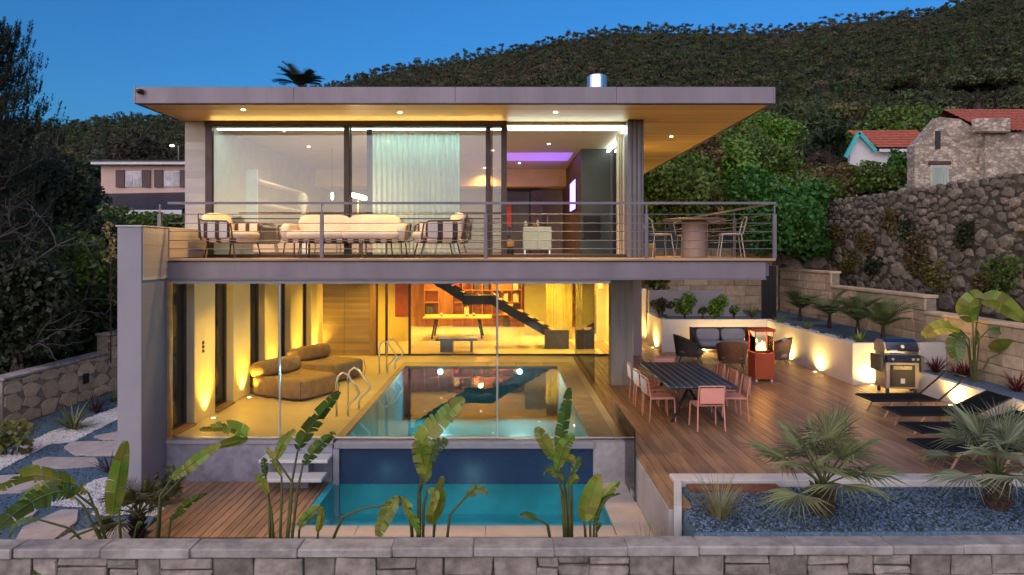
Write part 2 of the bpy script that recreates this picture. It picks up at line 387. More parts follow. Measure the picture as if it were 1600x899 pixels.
# ================================================================ front boundary wall (runs across the bottom of the picture)
def wy(x): return 7.60 + (x+5.8)*.0103
fw = thing('boundary_wall', 'long stone boundary wall with flat capstones across the foot of the picture', 'wall', (0, 7.75, -2.2))
mk('core', MB().prism([(-9,wy(-9)+.05),(9.5,wy(9.5)+.05),(9.5,wy(9.5)+.24),(-9,wy(-9)+.24)], -2.2, -.215), M_mortar, fw)
jp = [-330,-120,30,166,303,468,614,740,866,980,1091,1240,1395,1506,1640,1760,1900]
for a_, b_ in zip(jp[:-1], jp[1:]):
    x0, x1 = (a_-CX)*7.7/F+.004, (b_-CX)*7.7/F-.004
    dz = random.uniform(-.008,.008); zt = -.10+dz
    y0, y1 = wy((x0+x1)/2)-.03+random.uniform(-.006,.006), wy((x0+x1)/2)+.262
    mk('capstone', MB().rough(x0-.003, x1+.003, y0, y1, -.205, zt, .013, .004, .006), M_capstone, fw)
zt = -.215
for r in range(6):
    h = random.choice([.17,.22,.28]); x = -8.8 + random.uniform(0,.3)
    while x < 9.2:
        L_ = random.uniform(.22,.58)
        if random.random() < .26:
            hh = h*random.uniform(.4,.6)
            for q0, q1 in ((zt-hh+.005, zt), (zt-h, zt-hh-.006)):
                mk('stone', MB().rough(x+.004, x+L_-.004, wy(x)+random.uniform(-.012,.012), wy(x)+.1, q0+.004, q1-.003, .010), M_wallstone, fw)
        else:
            mk('stone', MB().rough(x+.004, x+L_-.004, wy(x)+random.uniform(-.014,.014), wy(x)+.1, zt-h+.004, zt-.003, .012), M_wallstone, fw)
        x += L_
    zt -= h
    if r == 2: break
# ================================================================ lower garden level
struct('planting_strip', MB().box(-9, 2.05, 7.9, 9.36, -.9, -.76), M_soil)
struct('garden_gravel', MB().prism([(-11,9.36),(-5.02,9.36),(-5.6,11.9),(-6.2,12.0),(-6.2,21),(-11,21)], -.9, -.735), M_gravel)
# lower timber deck, left of the catch basin
ld = struct('lower_deck', MB().prism([(-5.0,9.37),(-2.99,9.37),(-2.99,11.6),(-5.56,11.6)], -.86, -.735), M_dark)
x = -5.56
while x < -3.0:
    xl = x; y0 = 9.36 if x > -5.0 else 9.36 + (-5.0-x)/.56*2.2
    y0 = min(y0, 11.2); ym = 10.95+random.uniform(-.02,.02)
    for p, q in ((y0, 10.78), (10.79, 11.6)):
        if q-p > .1: mk('plank', MB().cbox(x+.004, min(x+.121, -2.99), p, q, -.73, -.70, .004), M_deck, ld)
    x += .125
# ================================================================ right terrace
dk = struct('terrace', MB().box(2.12, 10.5, 9.80, 26.4, -.85, -.04), M_lightmortar)
mk('terrace_side', MB().box(2.06, 2.118, 8.6, 26.4, -.85, -.035), mat('side_stone', (.48,.42,.40), .75, var=.08, ns=2, bs=40, bump=.1), dk)
mk('terrace_nose', MB().box(2.12, 2.33, 8.6, 9.798, -.85, -.04), M_lightmortar, dk)
x = 2.07; nb = 0
while x < 9.55:
    y = 9.76 if x > 2.28 else 8.6
    yend = 24.4
    y_stop = random.uniform(1.6,4.2)
    first = True
    while y < yend:
        L_ = (random.choice([1.15,2.2,3.3]) if first else random.uniform(2.6,4.2)); first = False
        y2 = min(y+L_, yend)
        if yend - y2 < .5: y2 = yend
        mk('plank', MB().cbox(x+.004, x+.141, y+.002, y2-.002, -.032, random.uniform(-.0015,.0015), .004), M_deck, dk); nb += 1
        y = y2
    x += .145
# kerb round the gravel bed
kb = thing('kerb_wall', 'low white kerb wall edging the dark gravel bed beside the terrace', 'wall', (2.4, 9.6, -.8))
M_kerb = mat('white_kerb', (.60,.58,.58), .7, var=.08, ns=3, bs=80, bump=.12)
mk('kerb', MB().cbox(2.34, 12.4, 9.46, 9.745, -.85, .045, .012), M_kerb, kb)
mk('kerb_return', MB().prism([(2.34,9.458),(2.10,8.5),(2.20,8.5),(2.445,9.458)], -.85, .042), M_kerb, kb)
struct('gravel_bed', MB().prism([(2.45,9.45),(2.22,8.5),(2.2,7.93),(12.4,8.02),(12.4,9.45)], -.5, -.05), M_gravel)
mk('timber_edging', MB().cbox(2.5, 3.75, 9.20, 9.44, -.3, .005, .01), mat('corten', (.22,.07,.035), .7, var=.25, ns=8), kb)

# ================================================================ stone paths & pool surroundings (lower level)
M_pave = mat('paving', (.52,.45,.41), .7, var=.08, ns=2, bs=40, bump=.1)
pv = struct('basin_paving', MB().box(-2.985, 2.055, 9.37, 9.40, -.86, -.702), M_pave)
for k in range(5):
    mk('paving_slab', MB().cbox(-2.985+k*.905, -2.985+(k+1)*.905-.006, 9.40, 9.745, -.86, -.70, .006), M_pave, pv)
for k in range(4):
    mk('paving_slab', MB().cbox(1.545, 2.055, 9.40+k*.54, 9.40+(k+1)*.54-.006, -.86, -.70, .006), M_pave, pv)
# ================================================================ swimming pool
PX0, PX1, PY0, PY1 = -2.76, 1.44, 11.75, 18.99
po = thing('swimming_pool', 'long indoor swimming pool with overflow front wall and stone coping', 'pool', (-.66, 15.3, -1.5))
mk('shell', MB().box(PX0-.12,PX1+.12,PY0-.05,PY1+.12,-1.5,-1.38).box(PX0-.12,PX0,PY0,PY1,-1.38,-.045).box(PX1,PX1+.12,PY0,PY1,-1.38,-.045)
   .box(PX0-.12,PX1+.12,PY1,PY1+.12,-1.38,-.045), M_pool, po)
mk('front_wall', MB().box(-2.80,1.49,11.60,11.745,-1.45,-.125), M_poolwall, po)
mk('overflow_lip', MB().cbox(-2.88,1.52,11.50,11.75,-.12,-.012,.01), mat('lip_metal', (.30,.29,.33), .4, metal=.2, var=.08), po)
mk('pool_cheek', MB().box(-2.90,-2.803,11.52,11.745,-1.45,-.125), M_grayrender, po)
mk('pool_cheek', MB().box(1.493,2.056,11.52,11.70,-.86,-.014), mat('cheek_stone', (.42,.37,.38), .75, var=.12, ns=5, bs=30, bump=.2), po)
def coping(x0, x1, y0, y1, n, ax):
    for k in range(n):
        if ax == 'y': a_, b_ = y0+(y1-y0)*k/n, y0+(y1-y0)*(k+1)/n; mk('coping_stone', MB().cbox(x0,x1,a_+.002,b_-.002,-.044,.012,.006), M_coping, po)
        else: a_, b_ = x0+(x1-x0)*k/n, x0+(x1-x0)*(k+1)/n; mk('coping_stone', MB().cbox(a_+.002,b_-.002,y0,y1,-.044,.012,.006), M_coping, po)
coping(-2.92,-2.765,11.76,18.98,9,'y'); coping(1.445,1.90,11.76,18.98,9,'y'); coping(-2.92,1.90,18.985,19.7,6,'x')
for px in (688, 812):
    X = (px-CX)*18.98/F
    l = mk('underwater_light', MB().lathe([(.075,0),(.075,.02),(.05,.03)], 16).xf(Matrix.Translation((X,18.985,-.14)) @ Matrix.Rotation(R(90),4,'X')), M_poolled, po)
    lamp('SPOT', 'pool_lamp', (X,18.90,-.16), 115, (.45,.95,1.0), po, .06, aim=(0,-1,-.25), spot=150, blend=.8)
pw = struct('pool_water', MB().box(PX0+.002,PX1-.002,PY0+.002,PY1-.002,-.34,-.03), M_water)
pw.data.polygons[0].use_smooth = False
# replace the slab of water by its top sheet only (one surface to look through)
pw.data.clear_geometry(); pw.data.from_pydata([(PX0+.002,11.62,-.026),(PX1-.002,11.62,-.026),(PX1-.002,PY1-.002,-.026),(PX0+.002,PY1-.002,-.026)], [], [(0,1,2,3)]); pw.data.materials.append(M_water) if not pw.data.materials else None
# ================================================================ catch basin below the overflow wall
cb = thing('catch_basin', 'turquoise catch basin below the dark blue overflow wall', 'pool', (-.66, 10.7, -1.4))
mk('basin_shell', MB().box(-2.985,1.54,9.745,11.6,-1.42,-1.25).box(-2.985,-2.875,9.75,11.6,-1.25,-.71).box(1.53,1.54,9.75,11.6,-1.25,-.71).box(-2.875,1.53,9.745,9.80,-1.25,-.71), M_basin, cb)
mk('submerged_ledge', MB().cbox(-2.6,1.5,9.81,10.0,-1.25,-.82,.01), mat('ledge', (.55,.47,.36), .6, var=.1), cb)
mk('basin_back', MB().box(-2.87,1.528,11.585,11.599,-1.25,-.738), M_basin, cb)
bl = mk('underwater_light', MB().cbox(-.68,-.54,10.06,10.12,-1.25,-1.10,.01), M_poolled, cb)
for X in (-2.2, -.6, 1.0):
    lamp('SPOT', 'basin_lamp', (X,10.2,-.86), 8.5, (.45,.95,1.0), cb, .12, aim=(0,1,-.75), spot=125, blend=1.0)
struct('basin_water', MB().quad((-2.873,9.80,-.735),(1.528,9.80,-.735),(1.528,11.6,-.735),(-2.873,11.6,-.735)), M_water2)
# ================================================================ pool room floor
fl = struct('pool_room_floor', MB().box(-6.0,-2.925,11.66,21.0,-.86,-.002).box(-2.925,2.055,19.705,21.0,-.86,-.002).box(1.905,2.055,11.72,19.70,-.86,-.004), M_tile)
mk('plinth', MB().box(-5.75,-2.93,11.60,11.655,-.86,-.06), mat('plinth_stone', (.30,.29,.35), .8, var=.2, ns=4, bs=14, bump=.5), fl)
mk('floor_edge', MB().cbox(-5.75,-2.91,11.57,11.66,-.058,.004,.006), M_grayrender, fl)
# floating steps down to the lower deck
fs = thing('floating_steps', 'two floating pale slab steps beside the overflow wall', 'steps', (-3.4, 11.4, -.7))
mk('step', MB().cbox(-4.05,-2.915,11.22,11.57,-.275,-.215,.008), M_white, fs)
mk('step', MB().cbox(-3.95,-2.95,10.98,11.34,-.51,-.45,.008), M_white, fs)
mk('step_support', MB().box(-3.7,-3.25,11.28,11.57,-.70,-.28), M_grayrender, fs)
# ================================================================ the modern house
GY = 13.23                                    # plane of the upper glazing
H = thing('modern_house', 'two storey modern house with flat overhanging roof, balcony and glazed pool room', 'house', (-.7, 16.0, 0))
# ---- roof
rf = mk('roof', MB().box(-6.30,4.575,11.68,26,5.76,6.0), M_fascia, H)
for a_, b_ in ((-6.30,-3.6),(-3.6,-.85),(-.85,1.9),(1.9,4.575)):
    mk('fascia_panel', MB().cbox(a_+.0015,b_-.0015,11.645,11.678,5.735,6.016,.004), M_fascia, rf)
mk('side_fascia', MB().box(-6.335,-6.302,11.645,26,5.735,6.014), M_fascia, rf); mk('side_fascia', MB().box(4.577,4.61,11.645,26,5.735,6.014), M_fascia, rf)
mk('soffit', MB().box(-6.25,4.53,11.73,25.95,5.728,5.757), M_soffit, rf)
mk('drip_edge', MB().box(-6.30,4.575,11.681,11.728,5.722,5.758), M_dark, rf)
mk('chimney', MB().lathe([(.15,0),(.15,.50),(.205,.52),(.205,.79),(.19,.80),(.19,.82)], 28, (1.89,14.0,5.98)), M_chrome, rf, smooth=False)
for px, py in ((380,172),(625,176),(868,176),(1049,214)):
    D = (5.72-EYE)*F/(CY-py); X = (px-CX)*D/F
    mk('downlight', MB().lathe([(.034,-.006),(.034,.004)], 16, (X,D,5.722)), M_bulb, rf)
    lamp('SPOT', 'soffit_lamp', (X,D,5.70), 150, (1,.58,.14), rf, .05, aim=(0,0,-1), spot=110, blend=.8)
# added warm area lamps with stand-in channels, put in to brighten the soffit
mk('fill_channel', MB().box(-5.7,0.0,13.12,13.165,5.62,5.632), M_bronze, rf)
lamp('AREA', 'soffit_fill', (-2.85,13.12,5.645), 5.0, (1,.64,.20), rf, aim=(0,-1,.55), size=(5.6,.04))
lamp('AREA', 'soffit_fill', (2.68,16.5,5.60), 12, (1,.64,.20), rf, aim=(1,0,.5), size=(.04,6.0))
mk('fill_channel', MB().box(2.625,2.70,13.6,19.5,5.56,5.575), M_bronze, rf)
# ---- side wing wall with its cladding, left parapet
ww = mk('wing_wall', MB().cbox(-6.15,-5.765,10.83,11.775,-.86,3.60,.008).box(-6.15,-5.765,11.777,13.2,2.742,3.60).box(-6.15,-5.80,13.202,21.2,2.742,3.09).box(-6.15,-5.765,11.777,21.2,-.86,-.004), M_grayrender, H)
mk('cap', MB().cbox(-6.17,-5.745,10.81,13.2,3.602,3.625,.004), M_white, ww)
for k in range(4):
    mk('cladding_board', MB().cbox(-5.763,-5.745,11.70,13.2,3.10+k*.125,3.22+k*.125,.003), M_clad, ww)
for k in range(3):
    mk('cladding_board', MB().cbox(-5.763,-5.747,10.86,11.66,2.75+k*.28,3.026+k*.28,.003), M_clad, ww)
mk('upper_wall', MB().box(-6.19,-5.80,13.21,21.6,3.10,5.725), M_clad, H)
# ---- balcony
sb = mk('balcony_slab', MB().box(-5.76,4.43,11.78,21.3,2.74,3.03), M_grayrender, H)
mk('edge_beam', MB().box(-5.76,4.45,11.66,11.775,2.75,3.03), M_fascia, sb)
mk('beam_flange', MB().box(-5.76,4.45,11.62,11.775,2.725,2.748), M_steel, sb)
mk('beam_flange', MB().box(-5.76,4.45,11.635,11.775,3.032,3.046), M_dark, sb)
y = 11.64
while y < 13.15:
    mk('deck_board', MB().cbox(-5.74,4.62,y+.003,y+.142,3.05,3.088,.004), M_deck2, sb); y += .145
while y < 21:
    mk('deck_board', MB().cbox(2.62,4.62,y+.003,y+.142,3.05,3.088,.004), M_deck2, sb); y += .145
mk('slab_end', MB().box(4.452,4.60,11.9,21,2.78,3.03), M_steel, sb)
# ---- railing
rl = mk('railing', MB().box(-5.76,4.63,11.655,11.695,4.015,4.055), M_steel, H)          # handrail
for px in (250,503,759,1010,1210):
    X = (px-CX)*11.68/F
    mk('post', MB().cbox(X-.03,X+.03,11.65,11.665,3.09,3.85,.003).cbox(X-.03,X+.03,11.685,11.70,3.09,3.85,.003).box(X-.012,X+.012,11.667,11.683,3.6,4.014), M_steel, rl)
for yy in (335,349,362,376,389):
    z = EYE+(CY-yy)*11.675/F
    mk('rod', MB().tube([(-5.75,11.675,z),(4.60,11.675,z)], .0065, 6), M_steel, rl)
mk('side_handrail', MB().box(4.585,4.625,11.70,20.5,4.016,4.054), M_steel, rl)
for D in (13.7,15.6,17.6,19.6):
    mk('post', MB().cbox(4.585,4.60,D-.03,D+.03,3.09,3.85,.003).cbox(4.61,4.625,D-.03,D+.03,3.09,3.85,.003).box(4.60,4.61,D-.012,D+.012,3.6,4.014), M_steel, rl)
for yy in (335,349,362,376,389):
    z = EYE+(CY-yy)*11.675/F
    mk('rod', MB().tube([(4.605,11.70,z),(4.605,20.4,z)], .0065, 6), M_steel, rl)
# ---- upper glazing
def X13(px): return (px-CX)*GY/F
mk('window_header', MB().box(-5.80,0.03,13.17,13.30,5.615,5.726), M_bronze, H)
mk('window_sill', MB().box(-5.80,2.33,13.17,13.30,3.09,3.15), M_bronze, H)
def upper_window(p0, p1, f0, f1):
    wn = mk('window', MB().box(X13(p0),X13(p0)+f0,13.19,13.28,3.152,5.613), M_bronze, H)
    mk('stile', MB().box(X13(p1)-f1,X13(p1),13.19,13.28,3.152,5.613), M_bronze, wn)
    mk('pane', MB().box(X13(p0)+f0,X13(p1)-f1,13.23,13.242,3.152,5.613), M_glassup, wn)
    mk('frame_line', MB().box(X13(p0)+f0,X13(p1)-f1,13.215,13.257,3.83,3.85), M_dark, wn)
upper_window(322,546,.13,.10); upper_window(547.5,767,.02,.10); upper_window(768,792,.02,.11)
mk('window_post', MB().box(X13(570),X13(578),13.42,13.52,3.15,5.613), M_bronze, H)
mk('corner_column', MB().cbox(X13(978),X13(1003),13.05,13.40,3.09,5.726,.01), M_steel, H)
for k in range(3): mk('column_rib', MB().box(X13(984+k*7),X13(986.5+k*7),13.035,13.052,3.09,5.724), M_charcoal, H)
# ---- upper living room shell
up = mk('upper_floor', MB().box(-5.80,2.62,13.305,21.6,3.09,3.14), M_floorin, H)
mk('upper_ceiling', MB().box(-5.80,2.62,13.305,21.6,5.665,5.72), mat('beige_ceiling', (.50,.41,.33), .8, var=.03), H)
M_taupewall = mat('taupe_wall', (.40,.34,.30), .8, var=.05)
mk('upper_back_wall', MB().box(-5.80,2.62,21.6,21.75,3.09,5.72), M_taupewall, H)
mk('inner_wall', MB().box(-5.79,-5.68,13.32,21.6,3.142,5.663), M_taupewall, H)
mk('side_glass_frame', MB().box(2.52,2.60,13.42,13.5,3.14,5.66).box(2.52,2.60,14.9,14.97,3.14,5.66).box(2.52,2.60,16.3,16.4,3.14,5.66), M_steel, H)
mk('side_pane', MB().box(2.555,2.567,13.5,16.3,3.14,5.66), M_glass, H)
mk('upper_side_wall', MB().box(2.52,2.62,16.4,21.6,3.14,5.66), M_wallin, H)
mk('partition', MB().box(1.83,2.518,16.4,16.52,3.142,5.663), M_charcoal, H)
mk('media_wall', MB().box(1.83,1.93,16.522,21.6,3.142,5.663), mat('media_wood', (.14,.075,.04), .5, var=.2, ns=3, stretch=(1,4,.4)), H)
mk('bulkhead', MB().box(-5.68,1.828,20.4,21.598,5.15,5.663), mat('bulkhead', (.75,.52,.25), .7, var=.04), H)
mk('kitchen_cabinets', MB().box(-.2,0.75,20.9,21.598,3.142,5.02), M_charcoal, H)
mk('kitchen_cabinets', MB().box(.78,1.15,20.85,21.598,3.142,5.05), mat('brown_cabinet', (.09,.06,.045), .45), H)
mk('ceiling_glow', MB().box(.05,1.7,17.0,18.5,5.655,5.664), emit('violet_glow', (.36,.07,1.0), .22), H)  # emissive sheet stands in for the violet glow cast on the ceiling
# LED coves along the window head
mk('led_strip', MB().box(-5.66,0.0,13.44,13.47,5.60,5.63), M_led_w, H)
mk('led_strip', MB().box(.06,2.33,13.31,13.36,5.57,5.66), M_led_w, H)
mk('led_strip', MB().box(2.44,2.49,13.5,16.35,5.57,5.63), M_led_w, H)
lamp('AREA', 'cove_lamp', (-2.8,13.55,5.58), 11, (.40,1.0,.72), H, aim=(0,.12,-1), size=(5.4,.08))
lamp('AREA', 'cove_lamp', (1.2,13.45,5.55), 9, (.55,1.0,.80), H, aim=(0,-.1,-1), size=(2.2,.08))
lamp('AREA', 'cove_lamp_side', (2.40,14.9,5.55), 4, COOL, H, aim=(-.3,0,-1), size=(.08,2.6))
for X, Y, E_ in ((-4.6,16.0,34),(-2.6,15.2,26),(-4.4,19.0,36),(-2.2,18.5,36),(-.3,16.6,26),(1.0,15.6,20),(.4,19.0,48),(-.6,20.1,48)):
    mk('downlight', MB().lathe([(.03,-.006),(.03,.004)], 14, (X,Y,5.658)), M_bulb, H)
    lamp('SPOT', 'living_lamp', (X,Y,5.63), E_, (1.0,.58,.18), H, .05, aim=(0,0,-1), spot=140, blend=.9)
# ---- lower storey: front glass
fg = mk('front_glass', MB().box(-5.72,1.80,11.66,11.72,2.66,2.722), M_grayrender, H)       # head rail
P_ = [-5.70, (437-CX)*11.69/F, (777-CX)*11.69/F, 1.79]
for k in range(3):
    mk('pane', MB().box(P_[k]+.004,P_[k+1]-.004,11.684+.02*(k%2),11.694+.02*(k%2),.03,2.66), M_glass, fg)
mk('pane', MB().box(1.80,2.19,11.684,11.694,.03,2.72), M_glass, fg)
mk('base_rail', MB().cbox(-5.70,2.20,11.665,11.735,.013,.032,.003), M_chrome, fg)
for X in P_[1:3]: mk('edge_profile', MB().box(X-.012,X-.004,11.68,11.72,.032,2.66).box(X+.004,X+.012,11.68,11.72,.032,2.66), mat('glass_edge', (.55,.62,.58), .2, var=.02), fg)
mk('jamb', MB().box(-5.762,-5.72,11.64,11.76,0,2.722), mat('jamb_orange', (.45,.24,.10), .5, metal=.3), H)  # orange of the lamplight put into the jamb colour
# ---- side glass of the pool room and guard
sg = mk('side_glass', MB().box(2.14,2.20,16.6,20.95,2.66,2.735), M_grayrender, H)
for y0, y1 in ((16.62,18.75),(18.77,20.93)): mk('pane', MB().box(2.165,2.177,y0,y1,.01,2.655), M_glass, sg)
gg = thing('glass_guard', 'frameless glass guard panel beside the catch basin and terrace edge', 'guard', (2.03, 11.3, -.7))
mk('pane', MB().box(2.024,2.038,10.67,12.6,-.695,.42), M_glass2, gg)
mk('clamp', MB().cbox(2.015,2.047,10.9,11.0,-.70,-.60,.004).cbox(2.015,2.047,12.0,12.1,-.70,-.60,.004), M_chrome, gg)
mk('lower_column', MB().cbox(2.54,3.07,16.3,16.75,0.0,2.74,.01), mat('column_boardmark', (.36,.33,.35), .75, var=.12, ns=3, bs=40, bump=.15, stretch=(4,4,.35)), H)
# ---- left side: pillars and tall windows
PILL = [(12.66,13.56),(14.48,15.43),(16.37,17.35),(18.33,19.43),(20.30,21.0)]
for a_, b_ in PILL:
    mk('pillar', MB().cbox(-6.15,-5.755,a_,b_,.0,2.738,.006), M_wallin, H)
ends = [11.78]+[v for p in PILL for v in p]
for a_, b_ in zip(ends[0::2], ends[1::2]):
    wn = mk('side_window', MB().box(-5.96,-5.90,a_+.02,a_+.08,.06,2.735).box(-5.96,-5.90,b_-.09,b_-.005,.06,2.735).box(-5.96,-5.90,a_+.02,b_-.005,.003,.06).box(-5.96,-5.90,a_+.085,b_-.095,2.66,2.735), M_bronze, H)
    mk('pane', MB().box(-5.933,-5.925,a_+.08,b_-.09,.06,2.66), M_glass, wn)
    mk('blind', MB().box(-6.02,-6.005,a_+.05,b_-.06,.06,2.70), mat('roller_blind', (.42,.42,.44), .9, var=.06, stretch=(1,6,.5)), wn)
    mk('threshold', MB().cbox(-5.898,-5.70,a_+.03,b_-.03,.001,.035,.005), mat('threshold', (.25,.15,.10), .5), wn)
for z in (1.28, 1.36, 1.44): mk('wall_switch', MB().cbox(-5.755,-5.74,12.98,13.05,z,z+.06,.004), M_dark, H)
# ---- back wall of the pool room
mk('shutter', MB().cbox(-5.59,-4.93,20.93,20.99,.01,2.735,.005), M_shutter, H)
mk('shutter', MB().cbox(-4.92,-4.16,20.93,20.99,.01,2.735,.005), M_shutter, H)
mk('shutter_post', MB().box(-4.155,-3.95,20.90,21.0,.003,2.735), mat('post_wood', (.30,.18,.08), .5, stretch=(4,4,.4)), H)
pt = mk('glass_partition', MB().box(-3.945,3.27,20.96,21.04,.003,.05).box(-3.945,3.27,20.96,21.04,2.69,2.737), M_bronze, H)
mp_ = [-3.945,-3.64,-2.93,-.24,2.2,3.25]
for i, X in enumerate(mp_): mk('mullion', MB().box(X-.035,X+.035,20.95,21.05,.052,2.688), M_bronze, pt)
for a_, b_ in zip(mp_[:-1], mp_[1:]): mk('pane', MB().box(a_+.037,b_-.037,20.995,21.005,.052,2.688), M_glass, pt)
mk('back_wall_end', MB().box(3.30,4.2,20.96,21.1,.003,2.735), M_grayrender, H)
# ---- games hall behind the partition
mk('hall_floor', MB().box(-5.76,3.6,21.0,29.2,-.2,.0), M_floorin, H)
mk('hall_ceiling', MB().box(-5.76,3.6,21.06,29.2,2.75,2.9), M_ceil, H)
mk('hall_back_wall', MB().box(-5.76,3.6,29.2,29.4,0,2.75), mat('warm_wood_panel', (.46,.20,.07), .5, var=.2, ns=2, stretch=(3,3,.4)), H)
mk('hall_side_wall', MB().box(-5.9,-5.76,21.06,29.2,0,2.75), M_wallin, H)
mk('hall_side_wall', MB().box(3.6,3.75,21.06,29.2,0,2.75), M_wallin, H)
mk('hall_pier', MB().box(-4.55,-3.45,24.4,24.6,0,2.75), mat('yellow_wall', (.70,.56,.16), .7, var=.03), H)
mk('hall_pier', MB().box(.75,1.65,26.0,26.2,0,2.75), mat('olive_wall', (.42,.40,.16), .7, var=.04), H)
mk('curtain', MB().prism([(1.5+.03*math.sin(k*1.9)+k*.03, 24.9+.035*math.cos(k*2.1)) for k in range(32)]+[(2.45-k*.03, 24.95+.035*math.cos(k*2.1+.3)) for k in range(31)], .02, 2.74), mat('olive_curtain', (.46,.42,.15), .9, var=.1), H)
for X, Y in ((-4.6,22.4),(-2.6,22.6),(-.4,22.6),(-3.0,25.6),(-.9,25.6),(2.4,23.6),(1.2,24.2),(2.9,26.0),(2.8,22.0),(-4.9,26.5),(-2.6,28.0),(-.2,28.0)):
    mk('downlight', MB().lathe([(.035,-.006),(.035,.004)], 14, (X,Y,2.742)), M_bulb, H)
    lamp('SPOT', 'hall_lamp', (X,Y,2.70), 195, (1,.57,.08), H, .05, aim=(0,0,-1), spot=145, blend=.9)
for X, Y in ((-4.6,13.4),(-4.6,16.2),(-4.6,19.4),(-.7,20.2),(-3.6,20.2),(-1.6,14.6),(.4,14.6)):
    mk('downlight', MB().lathe([(.035,-.006),(.035,.004)], 14, (X,Y,2.733)), M_bulb, H)
    lamp('SPOT', 'pool_room_lamp', (X,Y,2.70), 105, (1,.57,.07), H, .05, aim=(0,0,-1), spot=140, blend=.9)
# ================================================================ planters of the terrace
def planter(name, label, poly, z1, lip=.03, fill=None, fz=None):
    p = thing(name, label, 'planter', (sum(q[0] for q in poly)/len(poly), sum(q[1] for q in poly)/len(poly), 0))
    mk('wall', MB().prism(poly, .0, z1), M_white, p)
    return p
# tall planter along the right side and the back of the terrace (one L-shaped wall)
PT = 1.0
tp = thing('tall_planter', 'tall white rendered planter wrapping the lounge corner of the terrace', 'planter', (8.6, 20, 0))
mk('wall', MB().box(8.35,8.53,16.4,21.75,.0,PT).box(8.532,10.60,16.4,16.58,.0,PT).box(5.0,8.53,21.752,21.93,.0,PT+.03).box(5.0,5.18,21.932,23.6,.0,PT+.03), M_white, tp)
mk('soil', MB().box(8.53,10.55,16.58,26.3,.4,PT-.08).box(5.18,8.53,21.93,26.3,.4,PT-.08), M_gravel, tp)
lp = thing('low_planter', 'lower white planter wall along the terrace edge beside the sun loungers', 'planter', (9.5, 13, 0))
mk('wall', MB().box(9.40,9.56,8.1,16.395,.0,.45), M_white, lp)
mk('soil', MB().box(9.56,10.55,8.1,16.39,-.2,.36), M_gravel, lp)
# raised render wall behind the lounge, left end lit
rw = thing('raised_wall', 'sloping grey rendered wall behind the potted shrubs', 'wall', (6.5, 24.4, 0))
mk('wall', MB().prismy([(5.06,0),(5.06,1.83),(7.6,1.83),(8.5,.95),(8.5,0)], 24.0, 24.2), M_grayrender, rw)
mk('lit_return', MB().box(3.3,5.05,24.4,24.6,0,1.86), M_white, rw)
mk('end_pier', MB().box(5.0,5.20,23.61,24.0,0,1.05), M_white, rw)
# dark gate panel
gt = thing('dark_gate', 'narrow dark slatted gate behind the fire heater lounge', 'gate', (8.7, 22.5, .9))
for k in range(4): mk('slat', MB().cbox(8.46+k*.122,8.46+k*.122+.118,22.5,22.54,.9,2.72,.004), M_black, gt)
# ---------------------------------------------------------------- cut limestone walls
def block_wall(parent, ax, c, a0, a1, z0, z1, m, h=(.2,.3), l=(.35,.75), proud=.02, depth=.1, side=-1, cap=None):
    """coursed stones on the plane ax=c; faces look to `side`"""
    z = z1
    while z > z0+.05:
        hh = min(random.uniform(*h), z-z0); a_ = a0
        while a_ < a1-.02:
            L_ = random.uniform(*l); b_ = min(a_+L_, a1)
            if a1-b_ < .15: b_ = a1
            pr = random.uniform(0,proud); c0, c1 = (c-pr, c+depth) if side < 0 else (c-depth, c+pr)
            A = (c0,c1,a_+.005,b_-.005) if ax == 'x' else (a_+.005,b_-.005,c0,c1)
            mk('stone', MB().rough(*A, z-hh+.004, z-.004, .012, .005, .010), m, parent); a_ = b_
        z -= hh
for nm, y0, y1, zt, lab in (('limestone_wall',22.25,26.4,2.55,'tallest step of the cut limestone garden wall, behind the planter palms'),
                            ('limestone_wall',17.26,22.2,2.10,'middle step of the cut limestone garden wall, with four small palms before it'),
                            ('limestone_wall',7.0,17.22,1.70,'lowest and longest step of the cut limestone wall, behind the banana plant')):
    wl = thing(nm, lab, 'wall', (10.8, (y0+y1)/2, 0), group='stepped limestone garden walls')
    mk('core', MB().box(10.66,10.9,y0,y1,0,zt-.08), M_lightmortar, wl)
    mk('cap', MB().cbox(10.56,10.95,y0-.02,y1,zt-.078,zt,.01), M_stone, wl)
    block_wall(wl, 'x', 10.62, max(y0,9.0), y1, .3 if zt < 2 else .85, zt-.08, M_stone, h=(.2,.34), l=(.4,.9))
bw = thing('limestone_wall', 'pale limestone wall under the balcony end, facing the terrace', 'wall', (7.5, 26.5, 0), group='stepped limestone garden walls')
mk('core', MB().box(3.0,10.6,26.5,26.7,0,3.3), M_lightmortar, bw)
block_wall(bw, 'y', 26.46, 4.4, 10.6, .9, 3.3, M_stone, h=(.28,.42), l=(.5,1.1))
# ---------------------------------------------------------------- left limestone wall
lw = thing('garden_wall', 'low garden wall of irregular stone beside the gravel path', 'wall', (-11.1, 17.5, -.7))
mk('core', MB().box(-11.35,-11.04,15.0,21.5,-.86,.36), M_lightmortar, lw)
mk('core', MB().box(-11.35,-11.04,19.0,21.5,.36,.85), M_lightmortar, lw)
for k in range(6): mk('cap', MB().cbox(-11.40,-10.98,14.97+k*.67,14.97+(k+1)*.67-.006,.362,.42,.01), M_capstone, lw)
mk('cap', MB().cbox(-11.40,-10.98,18.99,21.5,.85,.91,.01), M_capstone, lw)
